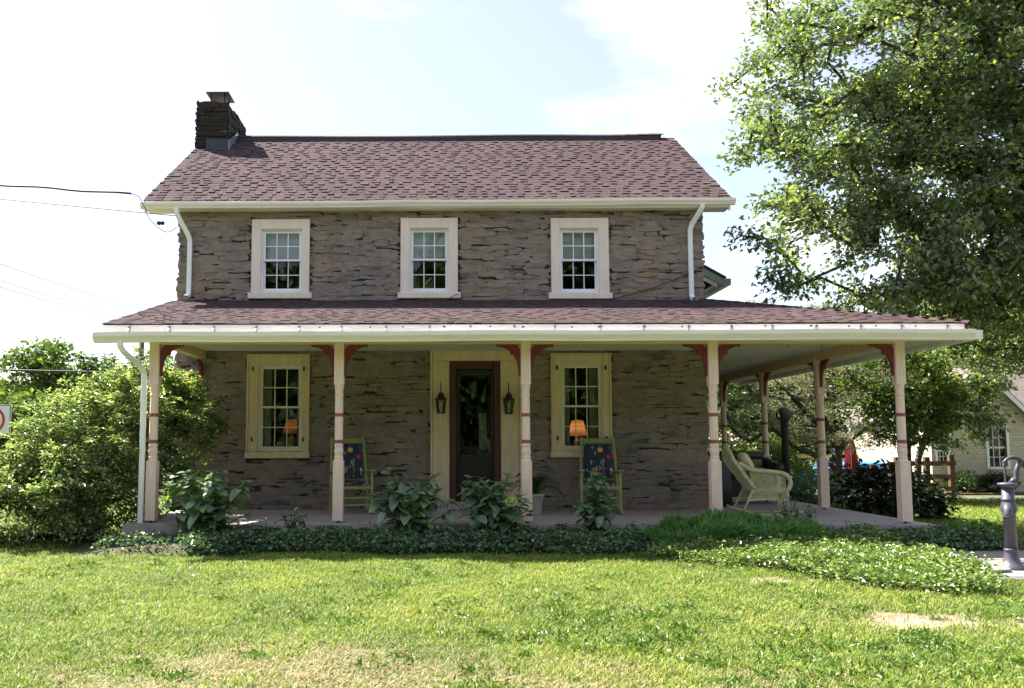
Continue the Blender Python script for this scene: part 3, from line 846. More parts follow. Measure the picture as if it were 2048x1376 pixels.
# rake boards, soffit, fascia
mb = MB()
for x0, x1 in ((RX0 + 0.01, RX0 + 0.04), (RX1 - 0.04, RX1 - 0.01)):
    mb.prism([(EY, EZ - T - 0.002), (RY, RZ - T - 0.002), (RY, RZ - T - 0.14), (EY, EZ - T - 0.10)], x0, x1, 'yz')
hpart('rake_board', mb, 'gutter', main_roof)
mb = MB(); mb.box(RX0 + 0.02, RX1 - 0.02, EY + 0.02, Y1 + 0.1, EZ - 0.145, EZ - 0.125); hpart('soffit', mb, 'gutter', main_roof)
mb = MB(); mb.box(RX0 + 0.015, RX1 - 0.015, EY - 0.005, EY + 0.02, EZ - 0.145, EZ - 0.012); hpart('fascia', mb, 'fascia', main_roof)
# K-style gutter: profile in (y,z), front towards the viewer
def gutter(name, x0, x1, y, z, h, d, tilt=0.0):
    prof = [(0, 0), (0, -h), (-d * 0.62, -h), (-d * 0.66, -h * 0.86), (-d * 0.82, -h * 0.62), (-d * 0.98, -h * 0.42), (-d, -h * 0.16), (-d * 0.94, -h * 0.14), (-d * 0.94, 0.0), (-d * 0.86, 0.0), (-d * 0.86, -h * 0.2), (-d * 0.06, -h * 0.9), (-d * 0.06, 0)]
    m_ = MB(); n_ = len(prof)
    nseg = 24
    for s in range(nseg + 1):
        f_ = s / nseg; xx = x0 + (x1 - x0) * f_
        zz = z + tilt * (f_ - 0.5) + 0.004 * math.sin(f_ * 17) + 0.003 * math.sin(f_ * 31)
        m_.v += [(xx, y + a, zz + b_) for a, b_ in prof]
    for s in range(nseg):
        for i in range(n_):
            j = (i + 1) % n_
            m_.f.append((s * n_ + i, s * n_ + j, (s + 1) * n_ + j, (s + 1) * n_ + i))
    m_.f.append(tuple(range(n_ - 1, -1, -1))); m_.f.append(tuple(nseg * n_ + i for i in range(n_)))
    return hpart(name, m_, 'gutter')
gutter('gutter', RX0 - 0.03, RX1 + 0.05, EY - 0.008, EZ - 0.03, 0.10, 0.10, 0.05)
def downspout(path, wd=0.075, dp=0.055):
    m_ = MB(); pts = [Vector(p) for p in path]; v = []; f = []
    for i, p in enumerate(pts):
        d = (pts[min(i + 1, len(pts) - 1)] - pts[max(i - 1, 0)]).normalized()
        s = Vector((1, 0, 0)); s = (s - d * s.dot(d)).normalized(); t_ = d.cross(s)
        for a, b_ in ((-1, -.7), (-.8, -1), (.8, -1), (1, -.7), (1, .7), (.8, 1), (-.8, 1), (-1, .7)):
            v.append(p + s * a * wd / 2 + t_ * b_ * dp / 2)
    for i in range(len(pts) - 1):
        for j in range(8):
            f.append((i * 8 + j, i * 8 + (j + 1) % 8, i * 8 + 8 + (j + 1) % 8, i * 8 + 8 + j))
    f.append(tuple(range(7, -1, -1)))
    m_.add(v, f); return hpart('downspout', m_, 'white')
yd = Y1 - 0.075
downspout([(-4.42, EY - 0.06, 4.94), (-4.415, EY - 0.06, 4.86), (-4.38, EY - 0.02, 4.77), (-4.27, yd - 0.04, 4.55), (-4.238, yd - 0.01, 4.46), (-4.235, yd, 4.36), (-4.235, yd, 3.56), (-4.24, yd - 0.03, 3.50), (-4.25, yd - 0.12, 3.47)])
downspout([(4.22, EY - 0.06, 4.97), (4.215, EY - 0.06, 4.92), (4.18, EY - 0.02, 4.85), (4.09, yd - 0.04, 4.69), (4.063, yd - 0.01, 4.60), (4.06, yd, 4.50), (4.06, yd, 3.50), (4.065, yd - 0.04, 3.44), (4.075, yd - 0.12, 3.42)])

# chimney
CX0, CX1, CY0, CY1_, CZT = -4.99, -4.345, 17.1, 18.6, 7.90
mb = MB(); mb.box(CX0 + 0.03, CX1 - 0.03, CY0 + 0.03, CY1_ - 0.03, 4.4, CZT)
chimney = hpart('chimney', mb, 'mortar')
rc = random.Random(33)
def chim_face(x0, x1, z0, z1, rz, org, ns):
    cs = lay_stones(x0, x1, z0, z1, [], rc, hmin=0.08, hmax=0.15, end=0.03)
    tf = [stone_tf(c, rc, 0.0, (0.03, 0.07)) + (rc.randrange(len(UNIT)),) for c in cs]
    return tf
for face in range(3):
    if face == 0:
        tf = chim_face(CX0, CX1, 6.55, CZT, 0, None, 99)
        for loc, sc, tilt, ui in tf:
            o = bpy.data.objects.new('chimney_stone', UNIT_ME[ui]); COL.objects.link(o)
            o.parent = chimney
            o.location = (loc[0], CY0 + 0.035, loc[2]); o.scale = sc; o.rotation_euler = (0, tilt, 0)
            o.material_slots[0].link = 'OBJECT'; o.material_slots[0].material = M['stone_chimney']
    elif face == 1:
        o = hpart('side_stones', stones_mesh(chim_face(0, CY1_ - CY0, 6.55, CZT, 0, None, 0), math.pi / 2, (CX1 - 0.035, CY0, 0)), 'stone_chimney', chimney, True); o['kind'] = 'stuff'
    else:
        o = hpart('side_stones', stones_mesh(chim_face(0, CY1_ - CY0, 4.6, CZT, 0, None, 0), -math.pi / 2, (CX0 + 0.035, CY1_, 0)), 'stone_chimney', chimney, True); o['kind'] = 'stuff'
mb = MB(); mb.box(-4.78, -4.42, 17.22, 17.62, CZT - 0.03, CZT + 0.06)
hpart('flue', mb, 'black', chimney)
mb = MB()
mb.prism([(17.15, CZT + 0.235), (17.66, CZT + 0.22), (17.66, CZT + 0.245), (17.15, CZT + 0.26)], -4.82, -4.36, 'yz')
for px_, py_ in ((-4.74, 17.26), (-4.46, 17.26), (-4.74, 17.58), (-4.46, 17.58)):
    mb.box(px_ - 0.012, px_ + 0.012, py_ - 0.012, py_ + 0.012, CZT + 0.0, CZT + 0.232)
hpart('chimney_cap', mb, 'black', chimney)
def roofz(y): return EZ + (y - EY) * (RZ - EZ) / (RY - EY)
mb = MB()
mb.box(-4.76, CX1 + 0.035, CY0 - 0.085, CY0 - 0.06, roofz(CY0 - 0.08) - 0.02, roofz(CY0) + 0.17)
hpart('flashing', mb, 'lead', chimney)
mb = MB()
mb.prism([(CY0 - 0.08, roofz(CY0 - 0.08) - 0.01), (RY, roofz(RY) - 0.01), (RY, roofz(RY) + 0.15), (CY0 - 0.08, roofz(CY0 - 0.08) + 0.19)], CX1 + 0.038, CX1 + 0.052, 'yz')
hpart('flashing', mb, 'galv', chimney)

# rear wing roof showing past the right corner
mb = MB()
wy = 20.45
mb.prism([(4.27, 6.31), (6.62, 4.98), (6.62, 4.90), (4.27, 6.23)], wy, wy + 4.5, 'xz')
wing = hpart('rear_wing_roof', mb, 'shingle')
mb = MB(); mb.prism([(4.2, 6.265), (6.60, 4.905), (6.60, 4.74), (4.2, 6.10)], wy + 0.01, wy + 0.05, 'xz'); hpart('rake_board', mb, 'galv', wing)
mb = MB(); mb.prism([(4.2, 6.095), (6.42, 4.84), (6.42, 4.73), (4.2, 5.985)], wy + 0.06, wy + 0.10, 'xz'); hpart('rake_board', mb, 'gutter', wing)
mb = MB(); mb.box(6.56, 6.72, wy - 0.02, wy + 4.5, 4.78, 4.93); hpart('gutter', mb, 'galv', wing)
mb = MB(); mb.box(4.27, 5.95, wy + 0.35, wy + 4.4, -0.3, 5.2); hpart('rear_wing_wall', mb, 'mortar')

# ------------------------------------------------------------------ windows and door
def pane_quad(x0, x1, y, z0, z1, tilt):
    m_ = MB(); m_.add([(x0, y + tilt, z0), (x1, y - tilt, z0), (x1, y, z1), (x0, y, z1)], [(0, 1, 2, 3)]); return m_

def sash(win, name, x0, x1, z0, z1, y, mat, cols, rows, bar=0.035, mun=0.016):
    m_ = MB()
    m_.bbox(x0, x0 + bar, y, y + 0.035, z0, z1, 0.004); m_.bbox(x1 - bar, x1, y, y + 0.035, z0, z1, 0.004)
    m_.bbox(x0 + bar, x1 - bar, y + 0.001, y + 0.034, z0, z0 + bar, 0.004); m_.bbox(x0 + bar, x1 - bar, y + 0.001, y + 0.034, z1 - bar, z1, 0.004)
    gx0, gx1, gz0, gz1 = x0 + bar, x1 - bar, z0 + bar, z1 - bar
    for i in range(1, cols):
        xx = gx0 + (gx1 - gx0) * i / cols; m_.box(xx - mun / 2, xx + mun / 2, y + 0.008, y + 0.028, gz0, gz1)
    for j in range(1, rows):
        zz = gz0 + (gz1 - gz0) * j / rows; m_.box(gx0, gx1, y + 0.010, y + 0.026, zz - mun / 2, zz + mun / 2)
    hpart(name, m_, mat, win)
    for i in range(cols):
        for j in range(rows):
            a, b_ = gx0 + (gx1 - gx0) * i / cols, gx0 + (gx1 - gx0) * (i + 1) / cols
            c, d = gz0 + (gz1 - gz0) * j / rows, gz0 + (gz1 - gz0) * (j + 1) / rows
            hpart('pane', pane_quad(a, b_, y + 0.018, c, d, rnd.uniform(-.0012, .0012)), 'glass', win)

def window(op, su, upper):
    a, b_, c, d = op; A, B, C, D = su
    mat = 'trim_upper' if upper else 'trim_tan'
    y = Y1
    m_ = MB()
    sz = C + 0.105                       # top of the sill
    A2, B2 = A + 0.045, B - 0.045
    m_.bbox(A2, a + 0.004, y - 0.064, y + 0.10, sz, D); m_.bbox(b_ - 0.004, B2, y - 0.064, y + 0.10, sz, D)
    m_.bbox(a + 0.004, b_ - 0.004, y - 0.062, y + 0.10, d - 0.01, D - 0.002)
    win = hpart('window', m_, mat)
    s_ = MB(); s_.bbox(A, B, y - 0.095, y + 0.10, C, sz - 0.002, 0.01); s_.bbox(a + 0.01, b_ - 0.01, y - 0.02, y + 0.1, sz - 0.001, sz + 0.025, 0.005)
    hpart('sill', s_, mat, win)
    if not upper:
        # backband strip round the surround and shutter pintles
        q = MB(); e = 0.03
        q.bbox(A2 - e, A2 - 0.001, y - 0.085, y + 0.05, sz, D + e); q.bbox(B2 + 0.001, B2 + e, y - 0.085, y + 0.05, sz, D + e); q.bbox(A2, B2, y - 0.083, y + 0.05, D, D + e - 0.002)
        hpart('moulding', q, mat, win)
        for xx in (A2 + 0.065, B2 - 0.065):
            for zz in (D - 0.22, sz + 0.20):
                h = MB(); h.box(xx - 0.012, xx + 0.012, y - 0.075, y - 0.063, zz - 0.035, zz + 0.035); h.tube([(xx + 0.01, y - 0.088, zz - 0.02), (xx + 0.01, y - 0.088, zz + 0.04)], 0.008, 6)
                hpart('shutter_pintle', h, 'metal_rust', win)
    fmat = 'white' if upper else 'cream_sash'
    f_ = MB(); e = 0.03; z0 = sz + 0.024
    f_.bbox(a, a + e, y - 0.012, y + 0.12, z0, d); f_.bbox(b_ - e, b_, y - 0.012, y + 0.12, z0, d); f_.bbox(a + e, b_ - e, y - 0.011, y + 0.12, d - e, d); f_.bbox(a + e, b_ - e, y - 0.011, y + 0.12, z0, z0 + e)
    hpart('frame', f_, fmat, win)
    mid = (z0 + d) / 2
    sash(win, 'upper_sash', a + e + 0.001, b_ - e - 0.001, mid - 0.012, d - e - 0.001, y + 0.012, fmat, 3, 2)
    sash(win, 'lower_sash', a + e + 0.001, b_ - e - 0.001, z0 + e + 0.001, mid + 0.022, y + 0.052, fmat, 3, 2, 0.03, 0.014)
    if upper:
        bl = MB(); bl.box(a + 0.02, b_ - 0.02, y + 0.16, y + 0.163, mid + 0.02, d - 0.01)
        bl.tube([(a + 0.02, y + 0.1615, mid + 0.018), (b_ - 0.02, y + 0.1615, mid + 0.018)], 0.008, 6)
        hpart('roller_blind', bl, 'blind', win)
    else:
        cu = MB(); w_ = 0.16
        for (s0, s1) in ((a + 0.01, a + 0.01 + w_), (b_ - 0.01 - w_ * (1.1 if a > 0 else 0.7), b_ - 0.01)):
            N_ = 22; v = []
            for k in range(N_ + 1):
                xx = s0 + (s1 - s0) * k / N_; yy = y + 0.22 + 0.016 * math.sin(k * 1.75)
                v += [(xx, yy, z0 - 0.1), (xx, yy, d)]
            cu.add(v, [(2 * k, 2 * k + 2, 2 * k + 3, 2 * k + 1) for k in range(N_)])
        hpart('curtain', cu, 'curtain', win)
    return win
for i in range(5):
    window(OPEN[i], SURR[i], i < 3)

# front door with wide plank surround, dark red frame and storm door
y = Y1
m_ = MB()
m_.bbox(-0.20, 0.075, y - 0.062, y + 0.2, 0.13, 2.42); m_.bbox(0.915, 1.215, y - 0.062, y + 0.2, 0.13, 2.42)
m_.bbox(-0.20, 1.215, y - 0.063, y + 0.2, 2.422, 2.625)
m_.bbox(-0.235, -0.202, y - 0.085, y + 0.1, 0.10, 2.63); m_.bbox(1.217, 1.25, y - 0.085, y + 0.1, 0.10, 2.63)
surround = hpart('door_surround', m_, 'trim_tan')
m_ = MB(); m_.bbox(-0.28, 1.30, y - 0.34, y + 0.15, 0.0, 0.135, 0.02); hpart('doorstep', m_, 'concrete', surround)
m_ = MB()
m_.bbox(0.077, 0.185, y - 0.03, y + 0.12, 0.137, 2.42); m_.bbox(0.805, 0.913, y - 0.03, y + 0.12, 0.137, 2.42); m_.bbox(0.186, 0.804, y - 0.029, y + 0.12, 2.285, 2.419)
door = hpart('front_door', m_, 'door_red')
m_ = MB()
m_.bbox(0.187, 0.235, y - 0.005, y + 0.04, 0.14, 2.28); m_.bbox(0.755, 0.803, y - 0.005, y + 0.04, 0.14, 2.28)
m_.bbox(0.236, 0.754, y - 0.004, y + 0.04, 2.235, 2.279); m_.bbox(0.236, 0.754, y - 0.004, y + 0.04, 0.14, 0.90)
hpart('storm_door', m_, 'door_dark', door)
m_ = MB(); m_.box(0.25, 0.74, y + 0.006, y + 0.012, 2.205, 2.234); hpart('glass_rail', m_, 'lead', door)
hpart('pane', pane_quad(0.236, 0.754, y + 0.015, 0.90, 2.235, 0.002), 'glass', door)
m_ = MB(); m_.tube([(0.775, y - 0.04, 1.10), (0.775, y - 0.055, 1.14), (0.775, y - 0.055, 1.24), (0.775, y - 0.04, 1.28)], 0.009, 6); m_.box(0.762, 0.788, y - 0.04, y - 0.004, 1.06, 1.32)
hpart('handle', m_, 'metal_dark', door)
m_ = MB()                                   # inner door, half glazed, standing behind the storm door
m_.box(0.19, 0.80, y + 0.30, y + 0.34, 0.14, 1.02); m_.box(0.19, 0.27, y + 0.30, y + 0.34, 1.02, 2.28); m_.box(0.72, 0.80, y + 0.30, y + 0.34, 1.02, 2.28); m_.box(0.27, 0.72, y + 0.30, y + 0.34, 2.18, 2.28)
hpart('inner_door', m_, 'door_dark', door)
m_ = MB(); N_ = 16; v = []
for k in range(N_ + 1):
    xx = 0.57 + 0.13 * k / N_; yy = y + 0.275 + 0.01 * math.sin(k * 1.9)
    v += [(xx, yy, 0.96), (xx, yy, 1.58)]
m_.add(v, [(2 * k, 2 * k + 2, 2 * k + 3, 2 * k + 1) for k in range(N_)])
hpart('bright_strip', m_, 'curtain', door)  # pale panel added in place of the bright strips in the glass

# ------------------------------------------------------------------ porch
PY = 12.05; PX = [-4.00, -1.45, 1.11, 3.67, 6.21]; SY = [14.60, 17.15, 19.65]
ZB = 2.43                                   # underside of the beam
# roof: front slope with open left end, hip on the right, side slope
FZ, FY, FX = 2.668, 11.66, 6.95             # front edge
TZ = 3.425
mb = MB(); t_ = 0.07
def slab_faces(q):
    v = list(q) + [(a, b_, c - t_) for a, b_, c in q]
    n_ = len(q); f = [tuple(range(n_)), tuple(range(2 * n_ - 1, n_ - 1, -1))]
    for i in range(n_):
        j = (i + 1) % n_; f.append((i, n_ + i, n_ + j, j))
    return v, f
PLX = -4.60
mb.add(*slab_faces([(PLX, FY, FZ), (FX, FY, FZ), (XR, Y1, TZ), (PLX + 0.12, Y1, TZ)]))
mb.add(*slab_faces([(FX, FY, FZ), (FX, 20.9, FZ), (XR, 20.9, TZ), (XR, Y1, TZ)]))
porch_roof = hpart('porch_roof', mb, 'shingle')
rp = random.Random(9)
shingle_field(porch_roof, FY - 0.03, FZ - 0.004, Y1 - 0.02, TZ + 0.008, lambda f: PLX - 0.015 + 0.12 * f + rp.uniform(-.012, .012), lambda f: FX + 0.02 + (XR - FX) * f, 0.142, rp, 300, wave=0.002, thk=0.010)
# side slope shingles (faces away, seen only from the side)
V = []; F = []
Ls = math.hypot(FX - XR, TZ - FZ); rows = int(Ls / 0.142); base = np.array(WEDGE.v); k = 0
wv = np.array([-(FX - XR), 0, TZ - FZ]) / Ls; nv = np.array([wv[2], 0, -wv[0]])
for r_ in range(rows):
    s = r_ * 0.142; y0 = FY + (Y1 - FY) * s / Ls; yy = y0
    while yy < 20.85:
        wd = min(rp.uniform(0.25, 0.7), 20.9 - yy); sc = np.array([wd - .004, 0.175, rp.uniform(.006, .017)]); q = base * sc
        p = np.array([FX + 0.02, yy + wd / 2, FZ]) + wv * s + nv * 0.005
        V.append(p + q[:, 0:1] * np.array([0, 1, 0]) + q[:, 1:2] * wv + q[:, 2:3] * nv); F.append(np.array(WEDGE.f) + 8 * k); k += 1; yy += wd
o = npmesh('side_shingle_courses', np.concatenate(V), np.concatenate(F), 'shingle', porch_roof); o['kind'] = 'stuff'
hip = MB(); a0 = Vector((FX + 0.02, FY - 0.02, FZ + 0.02)); a1 = Vector((XR, Y1, TZ + 0.025)); nh = 22
for i in range(nh):
    p, q = a0.lerp(a1, i / nh), a0.lerp(a1, (i + 1.15) / nh)
    d = (q - p).normalized(); s = d.cross(Vector((0, 0, 1))).normalized()
    up = Vector((0, 0, 0.006)); dn = Vector((0, 0, -0.032))
    vv = [p + s * 0.11 + dn, p + up * 1.8, p - s * 0.11 + dn, q + s * 0.11 + dn, q + up, q - s * 0.11 + dn]
    hip.add(vv + [w_ + Vector((0, 0, -0.012)) for w_ in vv], [(0, 1, 4, 3), (1, 2, 5, 4), (6, 0, 3, 9), (2, 8, 11, 5), (0, 6, 7, 1), (1, 7, 8, 2)])
hpart('hip_cap', hip, 'shingle', porch_roof)
# fascia flashing, straps, gutter
mb = MB(); mb.box(PLX + 0.01, FX - 0.05, FY - 0.012, FY + 0.02, 2.43, FZ - 0.012); mb.box(FX - 0.02, FX + 0.012, FY + 0.05, 20.8, 2.43, FZ - 0.012)
hpart('fascia', mb, 'fascia', porch_roof)
mb = MB()
for i in range(20):
    xx = -4.25 + i * 0.575 + rnd.uniform(-.03, .03)
    mb.add([(xx - .012, FY - 0.016, 2.64), (xx + .012, FY - 0.016, 2.64), (xx + .012, FY - 0.12, 2.565), (xx - .012, FY - 0.12, 2.565), (xx - .012, FY - 0.016, 2.52), (xx + .012, FY - 0.016, 2.52)], [(0, 1, 2, 3), (4, 5, 1, 0)])
hpart('gutter_strap', mb, 'galv', porch_roof)
mb = MB()
for i in range(16):
    xx = -1.6 + i * 0.53 + rnd.uniform(-.12, .12); zz = 2.615 + rnd.uniform(-.006, .006)
    mb.box(xx, xx + rnd.uniform(.015, .035), FY - 0.0165, FY - 0.0125, zz, zz + 0.018)
hpart('fascia_screw', mb, 'metal_dark', porch_roof)
gutter('porch_gutter', -4.68, 6.98, FY - 0.014, 2.560, 0.135, 0.125, 0.03)
mb = MB(); mb.box(FX + 0.014, FX + 0.13, FY - 0.1, 20.8, 2.44, 2.56); hpart('porch_gutter', mb, 'gutter')
mb = MB(); mb.box(PLX + 0.02, FX - 0.05, FY + 0.022, PY - 0.06, 2.49, 2.515); mb.box(6.28, FX - 0.022, PY - 0.05, 20.7, 2.49, 2.515); hpart('soffit', mb, 'ceiling', porch_roof)
# beams
mb = MB(); mb.bbox(PX[0] - 0.075, PX[4] + 0.075, PY - 0.065, PY + 0.065, ZB, 2.60, 0.006); hpart('porch_beam', mb, 'beam')
mb = MB(); mb.box(PX[4] - 0.065, PX[4] + 0.065, PY + 0.067, 20.5, ZB + 0.002, 2.60); hpart('porch_beam', mb, 'beam')
mb = MB(); mb.box(PX[0] - 0.065, PX[0] + 0.065, PY + 0.067, Y1 - 0.002, ZB + 0.03, 2.60); hpart('porch_beam', mb, 'beam')
# end gable filling over the left beam
mb = MB(); mb.prism([(PY + 0.07, 2.602), (Y1 - 0.003, 2.602), (Y1 - 0.003, TZ - 0.1), (PY + 0.07, FZ + 0.08)], PX[0] - 0.05, PX[0] - 0.02, 'yz'); hpart('gable_board', mb, 'ceiling', porch_roof)
# ceiling boards
board = MB(); board.bbox(-0.5, 0.5, -0.5, 0.5, -0.5, 0.5, 0.0)
bd = MB(); bd.add([(-.5, -.5, 0), (.5, -.5, 0), (.5, .42, 0), (-.5, .42, 0), (-.5, .5, 1), (.5, .5, 1), (-.5, -.5, 1), (.5, -.5, 1)], [(3, 2, 1, 0), (3, 4, 5, 2), (0, 1, 7, 6), (4, 6, 7, 5)])
bme = bd.mesh('ceiling_board'); bme.materials.append(M['ceiling'])
yy = PY + 0.067
while yy < 20.4:
    wd = 0.1
    x0, x1 = (PX[0] + 0.066, PX[4] - 0.066) if yy + wd < Y1 - 0.01 else (XR + 0.05, PX[4] - 0.066)
    o = bpy.data.objects.new('ceiling_board', bme); COL.objects.link(o); o.parent = porch_roof
    o.location = ((x0 + x1) / 2, yy + wd / 2, 2.585 + rnd.uniform(-.001, .001)); o.scale = (x1 - x0, wd - 0.003, 0.02); yy += wd
# ceiling hooks
for hx, hy in ((5.05, 12.9), (5.35, 15.4), (5.75, 13.4)):
    h = MB(); h.tube([(hx, hy, 2.585), (hx, hy, 2.50), (hx + .02, hy, 2.47), (hx + .035, hy, 2.49)], 0.005, 5); hpart('ceiling_hook', h, 'metal_dark')
# turned posts
PROF = [(0.071, 0.835), (0.060, 0.862), (0.064, 0.872), (0.064, 0.888), (0.056, 0.898), (0.060, 0.930), (0.066, 0.965), (0.060, 1.0), (0.054, 1.02), (0.062, 1.03), (0.062, 1.05), (0.056, 1.06),
        (0.058, 1.2), (0.058, 1.5), (0.056, 1.70), (0.054, 1.715), (0.062, 1.725), (0.062, 1.745), (0.055, 1.755), (0.057, 1.80), (0.062, 1.825), (0.062, 1.845), (0.071, 1.875)]
pm = MB()
pm.lathe(PROF, n=20, cap=False)
for z0, z1, h in ((0.03, 0.835, 0.071), (1.875, ZB + 0.05, 0.0665)):
    c = 0.006
    pm.prism([(-h + c, -h), (h - c, -h), (h, -h + c), (h, h - c), (h - c, h), (-h + c, h), (-h, h - c), (-h, -h + c)], z0, z1, 'xy')
POST_ME = pm.mesh('porch_post'); POST_ME.materials.append(M['post'])
bm_ = MB(); bm_.lathe([(0.0595, 0), (0.0605, 0.004), (0.0605, 0.044), (0.0595, 0.048)], n=20, cap=False); BAND_ME = bm_.mesh('painted_band', True); BAND_ME.materials.append(M['band'])
fm = MB(); fm.lathe([(0.035, 0.0), (0.035, 0.006), (0.014, 0.008), (0.014, 0.03)], n=10); FOOT_ME = fm.mesh('post_foot'); FOOT_ME.materials.append(M['metal_rust'])
# curved bracket: concave quarter band with a small scroll tip
def bracket_me():
    W, H = 0.33, 0.40; pts_o = []; pts_i = []; N_ = 14
    for k in range(N_ + 1):
        a = math.pi / 2 * k / N_
        # ellipse centred at (W,-H): from (0,-H) to (W,0)
        pts_i.append((W - (W - 0.030) * math.cos(a) ** 0.9 if k < N_ else W, -H + (H - 0.028) * math.sin(a) ** 0.9))
        f_ = math.sin(2 * a) ** 0.8 if 0 < k < N_ else 0
        pts_o.append((max(0.0, W - (W + 0.0) * math.cos(a) - 0.075 * f_), min(0.0, -H + H * math.sin(a) + 0.075 * f_)))
    pts_o[0] = (0.0, -H); pts_i[0] = (0.032, -H + 0.01); pts_o[-1] = (W, 0.0); pts_i[-1] = (W - 0.01, -0.03)
    poly = pts_o + pts_i[::-1]
    m_ = MB(); n_ = N_ + 1
    v = [(a, -0.02, b_) for a, b_ in pts_o] + [(a, -0.02, b_) for a, b_ in pts_i] + [(a, 0.02, b_) for a, b_ in pts_o] + [(a, 0.02, b_) for a, b_ in pts_i]
    f = []
    for k in range(N_):
        f += [(k, k + 1, n_ + k + 1, n_ + k), (2 * n_ + k + 1, 2 * n_ + k, 3 * n_ + k, 3 * n_ + k + 1),
              (k + 1, k, 2 * n_ + k, 2 * n_ + k + 1), (n_ + k, n_ + k + 1, 3 * n_ + k + 1, 3 * n_ + k)]
    f += [(0, n_, 3 * n_, 2 * n_), (N_, 2 * n_ + N_, 3 * n_ + N_, n_ + N_)]
    m_.add(v, f)
    # rosette at the knee and little drop at the foot
    m_.lathe([(0.0, -0.03), (0.03, -0.026), (0.03, 0.026), (0.0, 0.03)], (0, 0, 0), 10)
    k0 = len(m_.v) - 40
    m_.v[k0:] = [(0.115 + x, z, -0.115 + y_) for x, y_, z in m_.v[k0:]]
    m_.box(-0.0, 0.028, -0.016, 0.016, -H - 0.035, -H + 0.005)
    return m_.mesh('bracket')
BR_ME = bracket_me(); BR_ME.materials.append(M['red'])
def add_bracket(x, y, ang):
    o = bpy.data.objects.new('bracket', BR_ME); COL.objects.link(o); o.parent = house; o.matrix_parent_inverse = HM
    o.location = (x, y, ZB - 0.001); o.rotation_euler = (0, 0, ang)
def add_post(x, y, rz=0.0):
    o = bpy.data.objects.new('porch_post', POST_ME); COL.objects.link(o); o.parent = house; o.matrix_parent_inverse = HM
    o.location = (x, y, 0); o.rotation_euler = (0, 0, rz)
    for zb in (1.073, 1.437):
        b_ = bpy.data.objects.new('painted_band', BAND_ME); COL.objects.link(b_); b_.parent = o; b_.location = (0, 0, zb)
    ft = bpy.data.objects.new('post_foot', FOOT_ME); COL.objects.link(ft); ft.parent = o
e = 0.066
for i, x in enumerate(PX):
    add_post(x, PY, rnd.uniform(-.02, .02))
    if i < 4: add_bracket(x + e, PY, 0)
    if i > 0: add_bracket(x - e, PY, math.pi)
for i, yy in enumerate(SY):
    add_post(PX[4], yy)
    add_bracket(PX[4], yy - e, -math.pi / 2); add_bracket(PX[4], yy + e, math.pi / 2)
add_bracket(PX[4], PY + e, math.pi / 2); add_bracket(PX[0], PY + e, math.pi / 2); add_bracket(PX[0], Y1 - 0.035, -math.pi / 2)
downspout([(-4.33, FY - 0.075, 2.45), (-4.33, FY - 0.07, 2.37), (-4.30, FY - 0.03, 2.30), (-4.16, PY - 0.14, 2.12), (-4.125, PY - 0.09, 2.04), (-4.12, PY - 0.085, 1.95), (-4.12, PY - 0.085, 0.02), (-4.125, PY - 0.10, -0.06), (-4.15, PY - 0.2, -0.12)], 0.07, 0.05)
# cable stapled over the wall
mb = MB(); mb.tube([(2.74, Y1 - 0.055, 3.43), (3.1, Y1 - 0.06, 3.53), (3.45, Y1 - 0.06, 3.63), (3.9, Y1 - 0.06, 3.80), (4.22, Y1 - 0.07, 3.94), (4.31, Y1 - 0.02, 3.97)], 0.006, 5); hpart('wall_cable', mb, 'wire')
mb = MB(); mb.tube([(0.06, Y1 - 0.25, 3.41), (0.12, Y1 - 0.16, 3.47), (0.27, Y1 - 0.06, 3.55)], 0.006, 5); hpart('wall_cable', mb, 'wire')

# ------------------------------------------------------------------ wall lanterns
def lantern(x, z, label):
    t = tag(empty('wall_lantern', (x, Y1 - 0.063, z)), label, 'lantern', 'lanterns beside the door')
    m_ = MB(); m_.tube([(0, -0.008, 0.02), (0, -0.03, 0.06), (0, -0.05, 0.14), (0, -0.055, 0.26), (0, -0.055, 0.31)], [0.012, 0.011, 0.010, 0.008, 0.004], 8)
    m_.box(-0.03, 0.03, -0.015, 0.0, -0.05, 0.09); m_.build('bracket', 'metal_dark', t, True)
    m_ = MB(); m_.lathe([(0.095, 0.0), (0.10, 0.012), (0.072, 0.03), (0.052, 0.06), (0.045, 0.095), (0.03, 0.115), (0.012, 0.13), (0.008, 0.15)], (0, -0.11, 0.0), 6); m_.build('lantern_roof', 'metal_dark', t)
    m_ = MB()
    for k in range(6):
        a = 2 * math.pi * k / 6; c, s = math.cos(a), math.sin(a)
        m_.bar((0.082 * c, -0.11 + 0.082 * s, 0.0), (0.058 * c, -0.11 + 0.058 * s, -0.20), 0.010, 0.010)
        b2 = 2 * math.pi * (k + 1) / 6; c2, s2 = math.cos(b2), math.sin(b2)
        m_.bar((0.082 * c, -0.11 + 0.082 * s, -0.012), (0.058 * c2, -0.11 + 0.058 * s2, -0.19), 0.006, 0.006)
        m_.bar((0.082 * c2, -0.11 + 0.082 * s2, -0.012), (0.058 * c, -0.11 + 0.058 * s, -0.19), 0.006, 0.006)
    m_.lathe([(0.066, -0.222), (0.066, -0.2), (0.05, -0.195)], (0, -0.11, 0), 6); m_.build('cage', 'metal_dark', t)
    m_ = MB(); m_.lathe([(0.054, -0.196), (0.076, -0.004)], (0, -0.11, 0), 6, False); m_.build('glass', 'glass_lamp', t)
    m_ = MB(); m_.lathe([(0.014, -0.19), (0.014, -0.12), (0.022, -0.10), (0.02, -0.06), (0.006, -0.035)], (0, -0.11, 0), 8); m_.build('bulb', 'bulb', t, True)
lantern(-0.062, 1.775, 'black iron lantern on the left side of the front door')
lantern(1.037, 1.765, 'black iron lantern on the right side of the front door')

